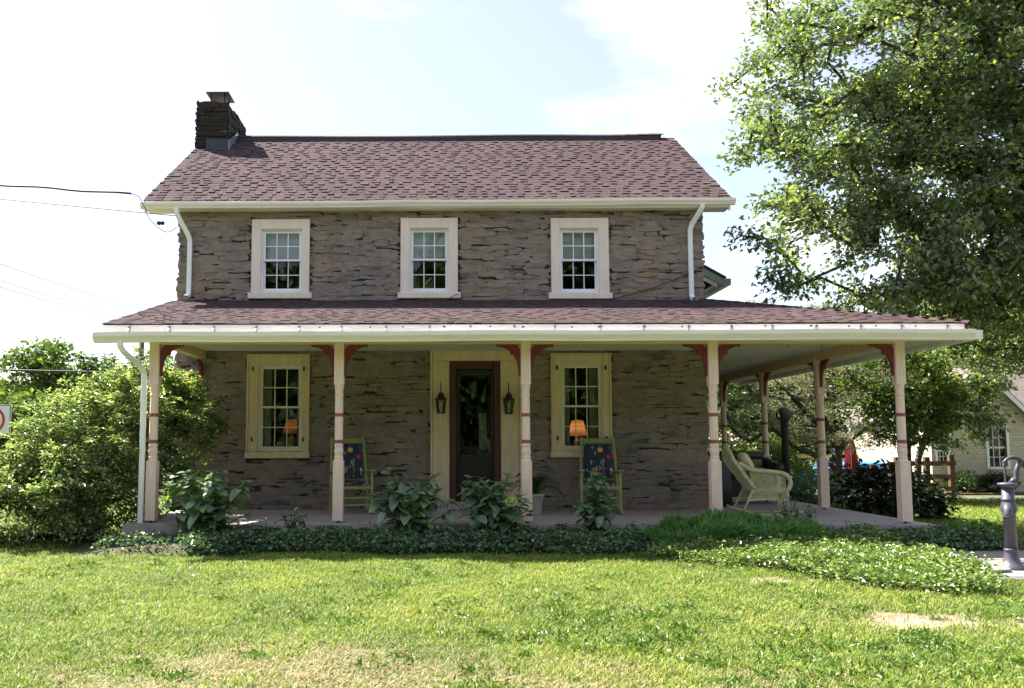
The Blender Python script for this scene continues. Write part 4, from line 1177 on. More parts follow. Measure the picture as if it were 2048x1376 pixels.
# house number plaque leaning on the wall by the step
t = tag(empty('number_plaque', (-0.045, Y1 - 0.345, 0.002)), 'small pale plaque reading 1200 on the step beside the door', 'plaque')
m_ = MB(); w2, h2 = 0.125, 0.19
pol = [(-w2, 0.0), (-w2, 0.06), (-w2 - .012, 0.09), (-w2, 0.12), (-w2 + 0.02, h2), (0, h2 + 0.02), (w2 - 0.02, h2), (w2, 0.12), (w2 + .012, 0.09), (w2, 0.06), (w2, 0.0)]
m_.prism(pol, -0.03, -0.012, 'xz'); m_.build('plate', 'pot', t)
fc = bpy.data.curves.new('number', 'FONT'); fc.body = '1200'; fc.size = 0.088; fc.extrude = 0.002; fc.align_x = 'CENTER'; fc.space_character = 1.2
fo = bpy.data.objects.new('number', fc); COL.objects.link(fo); dg_ = bpy.context.evaluated_depsgraph_get(); nm_ = bpy.data.meshes.new_from_object(fo.evaluated_get(dg_)); bpy.data.objects.remove(fo)
fo = link('number', nm_, None, t); nm_.materials.clear(); nm_.materials.append(M['black']); fo.location = (0, -0.0325, 0.062); fo.rotation_euler = (math.pi / 2, 0, 0)
m_ = MB()
for k in range(11):
    a = k / 10 * 2 * math.pi; m_.box(0.1 * math.cos(a) - .008, 0.1 * math.cos(a) + .008, -0.033, -0.03, 0.095 + 0.068 * math.sin(a) - .008, 0.095 + 0.068 * math.sin(a) + .008)
m_.build('dots', 'black', t)

# ------------------------------------------------------------------ table lamps standing in the front windows
def table_lamp(x, y, z, s, label, warm):
    t = tag(empty('table_lamp', (x, y, z)), label, 'lamp', 'lamps in the windows')
    m_ = MB(); m_.lathe([(0.06 * s, 0), (0.062 * s, 0.02 * s), (0.03 * s, 0.035 * s), (0.075 * s, 0.09 * s), (0.085 * s, 0.15 * s), (0.05 * s, 0.20 * s), (0.022 * s, 0.215 * s), (0.035 * s, 0.235 * s), (0.01 * s, 0.25 * s), (0.01 * s, 0.30 * s)], n=14); m_.build('lamp_body', 'lamp_body', t, True)
    m_ = MB(); N_ = 24; v = []
    for r_, zz in ((0.155, 0.26), (0.135, 0.31), (0.115, 0.38), (0.10, 0.45), (0.088, 0.50)):
        for k in range(N_):
            a = 2 * math.pi * k / N_; rr_ = r_ * s * (1 + (0.03 if k % 2 else -0.02)); v.append((rr_ * math.cos(a), rr_ * math.sin(a), zz * s))
    m_.add(v, [(i * N_ + k, i * N_ + (k + 1) % N_, (i + 1) * N_ + (k + 1) % N_, (i + 1) * N_ + k) for i in range(4) for k in range(N_)])
    m_.build('lamp_shade', 'lamp_shade', t, True)
    ld = bpy.data.lights.new('bulb_light', 'POINT'); ld.energy = warm; ld.color = (1.0, 0.56, 0.24); ld.shadow_soft_size = 0.03
    lo = bpy.data.objects.new('bulb_light', ld); COL.objects.link(lo); lo.parent = t; lo.location = (0, 0, 0.37 * s)
    m_ = MB(); m_.tube([(0, 0, 0.30 * s), (0, 0, 0.53 * s)], 0.006, 6); m_.build('finial', 'metal_dark', t)
    return t
table_lamp(-2.60, Y1 + 0.50, 0.98, 1.0, 'dim orange shaded table lamp behind the window at the bush', 0.045)
table_lamp(2.24, Y1 + 0.48, 0.92, 1.08, 'brightly lit orange table lamp behind the window above the rocking chair', 0.24)
for nm, x0, x1, lab in (('window_table', -3.1, -2.25, 'wooden stand under the dim lamp'), ('window_table', 1.85, 2.65, 'wooden stand under the bright lamp')):
    t = tag(empty(nm, ((x0 + x1) / 2, Y1 + 0.65, 0.08)), lab + ' inside the window', 'table', 'tables inside the windows')
    zt = 0.90 if x0 < 0 else 0.84
    m_ = MB(); m_.box(x0 - (x0 + x1) / 2, (x1 - x0) / 2, -0.2, 0.25, zt - 0.03 - 0.0, zt); m_.build('table_top', 'lamp_body', t)
    for sx in (-1, 1):
        for sy in (-0.17, 0.22):
            m_ = MB(); m_.box(sx * (x1 - x0) * .45 - .02, sx * (x1 - x0) * .45 + .02, sy - .02, sy + .02, 0, zt - 0.03); m_.build('leg', 'lamp_body', t)

# ------------------------------------------------------------------ green porch rockers
def rocking_chair(label):
    t = tag(empty('rocking_chair'), label, 'rocking chair', 'green rocking chairs on the porch')
    W = 0.29
    for s in (-1, 1):
        x = s * W
        m_ = MB()
        pts = [Vector((x, -0.46 + 1.0 * k / 12, 0.022 + 0.16 * (k / 12 - 0.46) ** 2)) for k in range(13)]
        for a, b_ in zip(pts, pts[1:]): m_.bar(a, b_ + (b_ - a) * 0.04, 0.03, 0.04)
        m_.build('rocker', 'rock_green', t)
        m_ = MB(); m_.bar((x, -0.25, 0.04), (x, -0.24, 0.63), 0.036, 0.036); m_.build('leg', 'rock_green', t)
        m_ = MB(); m_.bar((x * 1.0, 0.18, 0.05), (x * 0.98, 0.20, 0.42), 0.036, 0.036); m_.bar((x * 0.98, 0.20, 0.40), (x * 0.86, 0.43, 1.17), 0.034, 0.034); m_.build('back_post', 'rock_green', t)
        m_ = MB(); m_.prism([(x - 0.045, -0.32), (x + 0.045, -0.32), (x + 0.05, -0.2), (x + 0.03, 0.24), (x - 0.03, 0.24), (x - 0.05, -0.2)], 0.632, 0.655, 'xy')
        m_.v = [(a, b_, c + (0.02 if b_ < -0.1 else -0.02)) for a, b_, c in m_.v]; m_.build('arm', 'rock_green', t)
    for k in range(10):
        xx = -0.235 + 0.47 * k / 9
        m_ = MB(); m_.bar((xx, -0.25, 0.425), (xx, 0.20, 0.38), 0.034, 0.014); m_.build('seat_slat', 'rock_green', t)
    for z in (0.14, 0.25):
        m_ = MB(); m_.tube([(-W, -0.247, z), (W, -0.247, z)], 0.013, 8); m_.build('stretcher', 'rock_green', t)
    m_ = MB(); m_.tube([(-W, 0.19, 0.2), (W, 0.19, 0.2)], 0.013, 8); m_.build('stretcher', 'rock_green', t)
    m_ = MB(); m_.bar((-W, -0.25, 0.40), (W, -0.25, 0.40), 0.03, 0.035); m_.bar((-W, 0.195, 0.36), (W, 0.195, 0.36), 0.03, 0.035); m_.build('seat_rail', 'rock_green', t)
    m_ = MB(); m_.bar((-W * .87, 0.415, 1.11), (W * .87, 0.415, 1.11), 0.028, 0.085, up=(0, -0.28, 1)); m_.build('top_rail', 'rock_green', t)
    m_ = MB(); m_.bar((-W * .95, 0.25, 0.53), (W * .95, 0.25, 0.53), 0.025, 0.05, up=(0, -0.28, 1)); m_.build('lower_rail', 'rock_green', t)
    for k in range(6):
        xx = -0.2 + 0.4 * k / 5; m_ = MB(); m_.bar((xx, 0.258, 0.54), (xx * .95, 0.41, 1.09), 0.03, 0.012, up=(0, -1, 0.3)); m_.build('back_slat', 'rock_green', t)
    return t
def cushion_mesh(w, h, d, name):
    """soft pad: rounded box puffed in the middle, tufted"""
    N1, N2 = 13, 15; V = []; F = []
    for side in (1, -1):
        for j in range(N2):
            for i in range(N1):
                u, v_ = 2 * i / (N1 - 1) - 1, 2 * j / (N2 - 1) - 1
                p = max(0.0, (1 - abs(u) ** 4) * (1 - abs(v_) ** 4)) ** 0.45
                tuft = 0.16 * (math.exp(-((u - .4) ** 2 + (v_ - .4) ** 2) * 30) + math.exp(-((u + .4) ** 2 + (v_ + .4) ** 2) * 30))
                V.append((u * w / 2, -side * d / 2 * (p - tuft), v_ * h / 2))
    k = N1 * N2
    for s in range(2):
        for j in range(N2 - 1):
            for i in range(N1 - 1):
                a = s * k + j * N1 + i; q = (a, a + 1, a + N1 + 1, a + N1)
                F.append(q if s == 0 else q[::-1])
    m_ = MB(); m_.v = V; m_.f = F; return m_.mesh(name, True)
def place_rocker(x, y, rz, la, lb, lc):
    t = rocking_chair(la); t.location = (x, y, 0.0); t.rotation_euler = (0, 0, rz)
    Rm = Matrix.Rotation(rz, 3, 'Z')
    for nm, w, h, d, p, rx, lab in (('back_cushion', 0.45, 0.56, 0.07, (0, 0.285, 0.80), R(-16), lb), ('seat_cushion', 0.46, 0.42, 0.07, (0, -0.03, 0.455), R(-84), lc)):
        me = cushion_mesh(w, h, d, nm); o = link(nm, me, 'floral')
        q = Rm @ Vector(p); o.location = (x + q.x, y + q.y, q.z); o.rotation_euler = (rx, 0, rz)
        tag(o, lab, 'cushion', 'floral rocking chair cushions')
place_rocker(-1.45, 13.62, R(14), 'green slatted rocking chair partly behind the second porch post', 'floral navy back cushion on the rocking chair behind the second post', 'floral navy seat cushion on the rocking chair behind the second post')
place_rocker(2.40, 13.72, R(-6), 'green rocking chair under the brightly lit lamp window', 'floral navy back cushion on the rocking chair under the lamp window', 'floral navy seat cushion on the rocking chair under the lamp window')

# ------------------------------------------------------------------ pale wicker rocker (faces to the right)
def strip_lattice(m_, P, nu, nv_, r=0.006):
    """diamond weave over a bilinear patch P[u][v]"""
    def at(u, v): 
        a = P[0].lerp(P[1], u); b_ = P[3].lerp(P[2], u); return a.lerp(b_, v)
    for k in range(-nv_, nu + 1):
        for sgn in (1, -1):
            pts = []
            for s in range(nv_ + 1):
                u = (k + s) / nu if sgn > 0 else (k + nv_ - s) / nu
                if 0 <= u <= 1: pts.append(at(u, s / nv_))
            if len(pts) > 1: m_.tube([pts[0], pts[-1]], r, 4, False)
t = tag(empty('wicker_rocking_chair', (4.80, 13.42, 0.0), R(84)), 'pale yellow wicker rocking chair on the side of the porch', 'rocking chair')
W = 0.31
def arc(pts, n_=10):
    """smooth curve through points (Catmull-Rom)"""
    pts = [Vector(p) for p in pts]; out = []
    for i in range(len(pts) - 1):
        p0, p1, p2, p3 = pts[max(i - 1, 0)], pts[i], pts[i + 1], pts[min(i + 2, len(pts) - 1)]
        for k in range(n_):
            u = k / n_
            out.append(0.5 * ((2 * p1) + (p2 - p0) * u + (2 * p0 - 5 * p1 + 4 * p2 - p3) * u * u + (3 * p1 - p0 - 3 * p2 + p3) * u ** 3))
    out.append(pts[-1]); return out
for s in (-1, 1):
    x = s * W
    m_ = MB(); m_.tube(arc([(x, -0.50, 0.075), (x, -0.25, 0.025), (x, 0.05, 0.022), (x, 0.35, 0.07), (x, 0.47, 0.12)]), 0.018, 7); m_.build('rocker', 'wicker', t, True)
    m_ = MB(); m_.tube([(x, -0.30, 0.04), (x, -0.27, 0.40)], 0.018, 7); m_.build('leg', 'wicker', t, True)
    m_ = MB(); m_.tube([(x, 0.36, 0.08), (x, 0.22, 0.38)], 0.018, 7); m_.build('leg', 'wicker', t, True)
    m_ = MB(); m_.tube(arc([(x * .95, 0.40, 0.78), (x * 1.08, 0.22, 0.68), (x * 1.12, -0.02, 0.66), (x * 1.1, -0.24, 0.62), (x, -0.32, 0.50), (x, -0.28, 0.38)]), 0.032, 8); m_.build('arm', 'wicker', t, True)
    m_ = MB(); strip_lattice(m_, [Vector((x, -0.26, 0.40)), Vector((x, 0.24, 0.40)), Vector((x, 0.26, 0.65)), Vector((x * 1.08, -0.24, 0.62))], 12, 6); m_.build('woven_side', 'wicker', t)
    m_ = MB(); strip_lattice(m_, [Vector((x, -0.27, 0.24)), Vector((x, 0.28, 0.24)), Vector((x, 0.22, 0.39)), Vector((x, -0.27, 0.39))], 14, 4); m_.build('woven_apron', 'wicker', t)
    m_ = MB(); m_.tube(arc([(x, -0.27, 0.23), (x, 0.0, 0.25), (x, 0.29, 0.23)], 5), 0.014, 6); m_.build('stretcher', 'wicker', t, True)
m_ = MB(); N1, N2 = 13, 12; V = []; F = []
for j in range(N2):
    for i in range(N1):
        u = 2 * i / (N1 - 1) - 1; v_ = j / (N2 - 1)
        top = 1.02 - 0.20 * abs(u) ** 2.4
        V.append((u * (W + 0.03 * v_), 0.22 + 0.30 * v_ - 0.06 * u * u * 0 - 0.05 * abs(u) ** 2, 0.40 + (top - 0.40) * v_))
F = [(j * N1 + i, j * N1 + i + 1, (j + 1) * N1 + i + 1, (j + 1) * N1 + i) for j in range(N2 - 1) for i in range(N1 - 1)]
V2 = [(a, b_ + 0.03, c) for a, b_, c in V]; k = len(V)
m_.v = V + V2; m_.f = F + [tuple(i + k for i in q[::-1]) for q in F]; bk = m_.build('woven_back', 'wicker', t, True)
m_ = MB(); m_.tube([Vector(V[j * N1]) + Vector((0, .015, 0)) for j in range(N2)] + [Vector(V[(N2 - 1) * N1 + i]) + Vector((0, .015, 0)) for i in range(1, N1)] + [Vector(V[j * N1 + N1 - 1]) + Vector((0, .015, 0)) for j in range(N2 - 2, -1, -1)], 0.028, 8); m_.build('back_rim', 'wicker', t, True)
m_ = MB(); m_.box(-W, W, -0.28, 0.24, 0.375, 0.405); m_.build('seat', 'wicker', t)
m_ = MB(); strip_lattice(m_, [Vector((-W, -0.285, 0.24)), Vector((W, -0.285, 0.24)), Vector((W, -0.285, 0.39)), Vector((-W, -0.285, 0.39))], 14, 4); m_.build('front_apron', 'wicker', t)
o = link('throw_pillow', cushion_mesh(0.34, 0.34, 0.13, 'throw_pillow'), 'pillow_yellow'); o.location = (4.66, 13.38, 0.57); o.rotation_euler = (R(-20), 0, R(80)); tag(o, 'yellow pillow on the seat of the pale wicker rocker', 'pillow')
o = link('throw_pillow', cushion_mesh(0.36, 0.30, 0.14, 'throw_pillow'), 'wicker'); o.location = (4.545, 13.40, 0.80); o.rotation_euler = (R(-28), 0, R(82)); tag(o, 'olive head pillow on the back of the pale wicker rocker', 'pillow')

# dark wicker settee behind it
t = tag(empty('wicker_settee', (5.28, 16.4, 0.0)), 'dark brown wicker settee with rolled arm behind the pale wicker chair', 'settee')
m_ = MB(); m_.tube([(-0.62, 0.02, 0.85), (0.60, 0.02, 0.85)], 0.085, 12); m_.build('back_roll', 'wicker_dark', t, True)
m_ = MB(); strip_lattice(m_, [Vector((-0.6, -0.02, 0.62)), Vector((0.58, -0.02, 0.62)), Vector((0.58, -0.02, 0.80)), Vector((-0.6, -0.02, 0.80))], 30, 4, 0.008); m_.build('woven_gallery', 'wicker', t)
m_ = MB(); m_.box(-0.6, 0.6, 0.0, 0.06, 0.1, 0.84); m_.build('back_panel', 'wicker_dark', t)
m_ = MB(); m_.box(-0.6, 0.6, -0.55, 0.0, 0.12, 0.42); m_.build('seat_box', 'wicker_dark', t)
for s in (-1, 1):
    m_ = MB(); m_.tube(arc([(s * 0.68, 0.05, 0.72), (s * 0.68, -0.25, 0.66), (s * 0.68, -0.58, 0.62)], 5), 0.105, 12); m_.build('rolled_arm', 'wicker_dark', t, True)
    m_ = MB(); m_.box(s * 0.68 - 0.045, s * 0.68 + 0.045, -0.55, 0.05, 0.06, 0.64); m_.build('arm_panel', 'wicker_dark', t)
    for yy in (-0.5, 0.0):
        m_ = MB(); m_.tube([(s * 0.66, yy, 0), (s * 0.66, yy, 0.12)], 0.02, 6); m_.build('leg', 'wicker_dark', t)
# dark covered shape filling the dark mass at the house corner
t = tag(empty('covered_shape', (4.62, 15.35, 0.0)), 'dark covered shape standing at the house corner behind the fourth post', 'cover')
m_ = MB()
prof = [(-0.26, 0.0), (-0.27, 0.3), (-0.25, 0.7), (-0.2, 0.88), (-0.08, 0.95), (0.1, 0.94), (0.22, 0.86), (0.26, 0.7), (0.28, 0.35), (0.28, 0.0)]
m_.prism(prof[::-1], -0.25, 0.25, 'xz'); m_.v = [(a * (1 - 0.08 * (b_ / .25) ** 2) + .01 * math.sin(c * 9), b_, c) for a, b_, c in m_.v]; m_.build('cloth_cover', 'wicker_dark', t, True)
m_ = MB(); m_.box(-0.22, 0.22, -0.2, 0.2, 0.0, 0.3); m_.build('frame', 'metal_dark', t)

# ------------------------------------------------------------------ service wires
def wire(name, pts, r, mat, label, cat='cable', group=None):
    m_ = MB(); m_.tube(pts, r, 6); o = m_.build(name, mat, None, True); tag(o, label, cat, group); return o
def sag(a, b_, s, n_=24):
    a, b_ = Vector(a), Vector(b_)
    return [a.lerp(b_, k / n_) + Vector((0, 0, -4 * s * (k / n_) * (1 - k / n_))) for k in range(n_ + 1)]
pw = sag((-20, 12.9, 6.3), (-5.05, 13.80, 5.08), 0.10, 60)
pw = [p + Vector((0, 0, 0.012 * math.sin(i * 1.3))) for i, p in enumerate(pw)]
wire('service_cable', pw, 0.016, 'wire', 'thick black service cable running to the main roof corner')
wire('service_tail', arc([(-5.05, 13.80, 5.08), (-4.95, 13.86, 5.05), (-4.88, 13.95, 4.9), (-4.80, 14.05, 4.70), (-4.60, 14.2, 4.55), (-4.46, 14.36, 4.68)], 5), 0.006, 'wire', 'thin wire tail drooping under the main gutter end')
wire('guy_wire', sag((-20, 13.4, 6.25), (-4.44, 14.36, 4.86), 0.02), 0.007, 'wire_thin', 'thin grey wire running to the wall below the main gutter')
t = tag(empty('cable_clamp', (-4.72, 14.28, 4.72)), 'small black insulator clamp hanging beside the upper downspout', 'clamp')
m_ = MB(); m_.lathe([(0.02, -0.03), (0.035, -0.015), (0.035, 0.015), (0.02, 0.03)], (0.03, 0, 0), 8); m_.lathe([(0.02, -0.03), (0.035, -0.015), (0.035, 0.015), (0.02, 0.03)], (-0.03, 0, 0), 8); m_.box(-0.06, 0.06, -0.015, 0.015, -0.012, 0.012); m_.build('clamp_body', 'wire', t)
labs = ['highest', 'middle', 'lowest']
for k, (x0, z0, z1) in enumerate(((-13.05, 6.85, 6.72), (-13.3, 6.45, 6.22), (-13.6, 6.35, 6.08))):
    wire('power_line', sag((x0, 40, z0), (x0 - 1.6, 4.0, z1), 0.25), 0.012, 'wire_thin', labs[k] + ' of the three faint power lines left of the house', 'power line', 'faint power lines')
wire('phone_line', sag((-20, 27.5, 3.62), (-10.0, 30.0, 3.50), 0.05), 0.028, 'wire', 'black line strung in front of the far trees')
t = tag(empty('utility_pole', (-13.95, 40.0, -2.4)), 'dark wooden utility pole behind the left porch post', 'pole')
m_ = MB(); m_.tube([(0, 0, 0), (0, 0, 9.0)], [0.16, 0.12], 10); m_.build('pole_shaft', 'pole', t, True)
m_ = MB(); m_.bar((-0.7, 0, 7.4), (0.7, 0, 7.4), 0.1, 0.12); m_.build('crossarm', 'pole', t)

# ------------------------------------------------------------------ road sign at the left edge
t = tag(empty('road_sign', (-9.33, 18.0, -0.35)), 'white no truck road sign with red ring behind the bush', 'sign')
def rounded(w, h, r, n_=5):
    out = []
    for cx, cz, a0 in ((w - r, h - r, 0), (-w + r, h - r, 90), (-w + r, -h + r, 180), (w - r, -h + r, 270)):
        for k in range(n_ + 1):
            a = R(a0 + 90 * k / n_); out.append((cx + r * math.cos(a), cz + r * math.sin(a)))
    return out
zc = 1.90; w = 0.40; 
m_ = MB(); m_.prism(rounded(w, 0.33, 0.04), -0.004, 0.004, 'xz', (0, 0, zc)); m_.build('sign_panel', 'sign_white', t)
def ring(m_, r0, r1, y, z, n_=40):
    v = []
    for k in range(n_):
        a = 2 * math.pi * k / n_; c, s = math.cos(a), math.sin(a); v += [(r0 * c, y, z + r0 * s), (r1 * c, y, z + r1 * s), (r1 * c, y - .002, z + r1 * s), (r0 * c, y - .002, z + r0 * s)]
    f = []
    for k in range(n_):
        j = (k + 1) % n_
        f += [(4 * k + 3, 4 * j + 3, 4 * j + 2, 4 * k + 2), (4 * k, 4 * k + 3, 4 * k + 2, 4 * k + 1)]
    m_.add(v, f)
bo, bi = rounded(w - 0.015, 0.315, 0.03), rounded(w - 0.03, 0.30, 0.025)
m_ = MB(); n_ = len(bo); m_.add([(a, -0.0065, zc + b_) for a, b_ in bo] + [(a, -0.0065, zc + b_) for a, b_ in bi], [(k, (k + 1) % n_, n_ + (k + 1) % n_, n_ + k)[::-1] for k in range(n_)]); m_.build('border', 'black', t)
m_ = MB(); m_.box(-0.20, 0.10, -0.0085, -0.0055, zc - 0.07, zc + 0.11); m_.box(0.105, 0.17, -0.0085, -0.0055, zc - 0.07, zc + 0.04); m_.box(-0.22, 0.18, -0.0084, -0.0056, zc - 0.085, zc - 0.068)
for wx in (-0.15, -0.08, 0.13): m_.add([(wx + 0.035 * math.cos(2 * math.pi * k / 12), -0.0088, zc - 0.09 + 0.035 * math.sin(2 * math.pi * k / 12)) for k in range(12)], [tuple(range(11, -1, -1))])
m_.build('truck_symbol', 'black', t)
m_ = MB(); ring(m_, 0.225, 0.275, -0.0095, zc); m_.bar((-0.17, -0.0105, zc + 0.17), (0.17, -0.0105, zc - 0.17), 0.002, 0.05, up=(1, 0, 1)); m_.build('red_ring', 'sign_red', t)
m_ = MB(); m_.box(-0.025, 0.025, 0.006, 0.03, 0, 2.25); m_.build('sign_post', 'galv', t)

# ------------------------------------------------------------------ corrugated drain pipe
pts = arc([(-7.6, 11.7, -0.24), (-6.6, 11.95, -0.235), (-5.9, 12.35, -0.23), (-5.45, 12.6, -0.24), (-5.0, 12.55, -0.25)], 40)
m_ = MB(); m_.tube(pts, [0.062 if i % 2 else 0.05 for i in range(len(pts))], 12); o = m_.build('drain_pipe', 'pipe', None); tag(o, 'black corrugated drain pipe lying on the grass under the bush', 'pipe')

# ------------------------------------------------------------------ hand pump on its stone well cover
t = tag(empty('well_cover', (6.2, 9.75, -0.42)), 'thick stone well cover under the iron pump', 'slab')
m_ = MB(); m_.bbox(-0.62, 0.9, -0.52, 0.42, 0.0, 0.135, 0.03); m_.v = [(a + 0.03 * math.sin(b_ * 7), b_ + 0.04 * math.sin(a * 5), c + 0.004 * math.sin(a * 9 + b_ * 7)) for a, b_, c in m_.v]; m_.build('cover_slab', 'slab', t)
m_ = MB(); m_.box(-0.45, 0.85, -0.42, 0.38, -0.3, 0.0); m_.build('well_shaft', 'bark', t)
m_ = MB(); m_.add([(5.72, 9.42, -0.275), (5.98, 9.5, -0.275), (6.02, 9.72, -0.20), (5.78, 9.66, -0.215), (5.72, 9.42, -0.255), (5.98, 9.5, -0.255), (6.02, 9.72, -0.18), (5.78, 9.66, -0.195)], [(3, 2, 1, 0), (4, 5, 6, 7), (0, 1, 5, 4), (1, 2, 6, 5), (2, 3, 7, 6), (3, 0, 4, 7)])
o = m_.build('loose_stone', 'slab'); tag(o, 'flat loose stone tilted against the pump foot', 'stone')
t = tag(empty('water_pump', (6.17, 9.78, -0.288)), 'old grey cast iron hand water pump beside the path', 'water pump')
m_ = MB(); m_.lathe([(0.145, 0.0), (0.14, 0.02), (0.10, 0.055), (0.075, 0.11), (0.066, 0.17), (0.066, 0.19), (0.071, 0.195), (0.071, 0.215), (0.062, 0.22)], n=24); m_.build('base', 'pump', t, True)
m_ = MB(); m_.lathe([(0.061, 0.218), (0.060, 0.55), (0.068, 0.555), (0.068, 0.575), (0.060, 0.58), (0.064, 0.60), (0.078, 0.63), (0.080, 0.67), (0.070, 0.71), (0.062, 0.735), (0.068, 0.74), (0.068, 0.755), (0.060, 0.76), (0.062, 0.88)], n=24); m_.build('body', 'pump', t, True)
m_ = MB(); m_.tube(arc([(0, 0, 0.665), (-0.05, -0.06, 0.668), (-0.075, -0.10, 0.64), (-0.082, -0.115, 0.585)], 5), [0.05] * 5 + [0.046] * 5 + [0.045] * 6, 12); m_.build('spout', 'pump', t, True)
m_ = MB(); m_.lathe([(0.063, 0.875), (0.082, 0.89), (0.098, 0.905), (0.10, 0.92), (0.088, 0.928), (0.02, 0.935)], n=24); m_.build('cap', 'pump', t, True)
m_ = MB(); m_.tube([(-0.02, 0, 0.93), (-0.02, 0, 1.13)], 0.010, 8); m_.box(-0.036, -0.004, -0.015, 0.015, 1.11, 1.17); m_.build('rod', 'pump', t)
m_ = MB(); m_.bar((0.05, 0, 0.92), (0.09, 0, 0.97), 0.05, 0.06); m_.tube(arc([(0.06, 0, 0.93), (0.10, 0, 0.98), (0.11, 0, 1.07), (0.15, 0, 1.15)], 6), 0.027, 10); m_.build('yoke', 'pump', t, True)
m_ = MB()
hp = arc([(-0.025, 0, 1.155), (0.02, 0, 1.19), (0.09, 0, 1.205), (0.16, 0, 1.17), (0.215, 0, 1.08), (0.235, 0, 0.95), (0.225, 0, 0.80), (0.25, 0, 0.70)], 8)
m_.tube(hp, [0.014 + 0.010 * math.sin(math.pi * i / (len(hp) - 1)) for i in range(len(hp))], 10); m_.build('handle', 'pump', t, True)

# ------------------------------------------------------------------ dinner bell on a post
t = tag(empty('dinner_bell', (7.30, 19.0, -0.35)), 'cast iron dinner bell tilted on a dark wooden post', 'bell')
m_ = MB(); m_.tube([(0.02, 0, 0), (0, 0, 1.92)], [0.085, 0.075], 10); m_.build('post', 'bark', t, True)
m_ = MB(); m_.tube(arc([(-0.16, 0, 2.12), (-0.15, 0, 2.0), (-0.07, 0, 1.92), (0.07, 0, 1.92), (0.15, 0, 2.0), (0.16, 0, 2.12)], 5), 0.018, 8); m_.build('yoke', 'metal_dark', t, True)
m_ = MB(); m_.lathe([(0.19, 0.0), (0.185, 0.02), (0.14, 0.07), (0.115, 0.14), (0.10, 0.19), (0.07, 0.225), (0.0, 0.235)], n=20, cap=False); m_.lathe([(0.0, 0.215), (0.06, 0.205), (0.09, 0.17), (0.125, 0.06), (0.18, 0.0)], n=20, cap=False)
o = m_.build('bell_cup', 'bell', t, True); o.location = (0.06, -0.02, 2.02); o.rotation_euler = (R(12), R(-42), 0)
m_ = MB(); m_.tube([(0, 0, 0.18), (0.02, 0, 0.02)], [0.008, 0.03], 8); o = m_.build('clapper', 'metal_dark', t); o.location = (0.06, -0.02, 2.02); o.rotation_euler = (R(12), R(-42), 0)

# ------------------------------------------------------------------ fences, parasols, blue pool
def rail_fence(pts, h, rails, mat, label, gz=-0.3, brace=None):
    t = tag(empty('rail_fence', (pts[0][0], pts[0][1], gz)), label, 'fence', 'fences round the pool')
    o0 = Vector((pts[0][0], pts[0][1], 0))
    for p in pts:
        q = Vector((p[0], p[1], 0)) - o0
        m_ = MB(); m_.box(q.x - .06, q.x + .06, q.y - .06, q.y + .06, 0, h + rnd.uniform(0.04, .12)); m_.build('fence_post', mat, t)
    for a, b_ in zip(pts, pts[1:]):
        qa = Vector((a[0], a[1], 0)) - o0; qb = Vector((b_[0], b_[1], 0)) - o0
        for r_ in rails:
            m_ = MB(); dz = rnd.uniform(-.015, .015); m_.bar(qa + Vector((-0.08, -0.075, r_ + dz)), qb + Vector((0.08, -0.075, r_ - dz)), 0.035, 0.12); m_.build('rail', mat, t)
    if brace:
        m_ = MB(); m_.bar(Vector((brace[0], brace[1], brace[2])) - o0, Vector((brace[3], brace[4], brace[5])) - o0, 0.05, 0.12); m_.build('brace', mat, t)
    return t
rail_fence([(11.70, 23.0), (12.46, 23.0), (13.10, 23.02)], 0.97, (0.22, 0.52, 0.86), 'fence', 'dark brown three rail fence section beside the cottage', brace=(11.72, 22.9, 0.80, 12.40, 22.9, 0.12))
rail_fence([(9.35, 23.5), (10.35, 23.4), (11.15, 23.2), (11.62, 23.1)], 0.78, (0.30, 0.66), 'fence', 'brown rail fence in front of the folded red parasol')
rail_fence([(8.5, 29.5), (11.0, 29.5), (13.2, 29.5), (15.4, 29.5), (17.4, 29.5)], 1.08, (0.45, 0.95), 'fence_pale', 'pale new wood fence far behind the red parasol')
t = tag(empty('patio_parasol', (11.22, 24.5, -0.3)), 'folded red striped patio parasol behind the brown fence', 'parasol')
m_ = MB(); N_ = 14; prof = [(0.02, 1.62), (0.07, 1.5), (0.12, 1.3), (0.16, 1.0), (0.20, 0.72), (0.235, 0.52)]
for k in range(N_):
    v = []
    for r_, z in prof:
        for d in (0, 0.5, 1):
            a = 2 * math.pi * (k + d) / N_; rr_ = r_ * (1.0 if d == 0.5 else 0.66); v.append((rr_ * math.cos(a), rr_ * math.sin(a), z + (0.03 if d != 0.5 else 0)))
    m_.add(v, [(3 * i + j, 3 * i + j + 1, 3 * i + j + 4, 3 * i + j + 3)[::-1] for i in range(len(prof) - 1) for j in range(2)])
o = m_.build('folded_canopy', 'parasol', t); o.scale = (1.0, 1.0, 1.0)
m_ = MB(); m_.tube([(0, 0, 0), (0, 0, 1.7)], 0.02, 8); m_.build('pole', 'fence_pale', t)
m_ = MB(); m_.lathe([(0.22, 0), (0.2, 0.06), (0.04, 0.09)], n=14); m_.build('parasol_foot', 'metal_dark', t)
o = tag(empty('side_pole', (10.92, 24.45, -0.3)), 'thin dark pole beside the folded red parasol', 'pole')
m_ = MB(); m_.tube([(0, 0, 0), (0, 0, 1.75)], 0.028, 8); m_.build('pole_shaft', 'metal_dark', o); m_ = MB(); m_.lathe([(0.05, 0), (0.045, 0.05), (0.03, 0.06)], n=10); m_.build('pole_foot', 'metal_dark', o)
t = tag(empty('garden_parasol', (8.45, 28.0, -0.3)), 'open beige parasol seen behind the porch posts', 'parasol')
m_ = MB(); N_ = 8
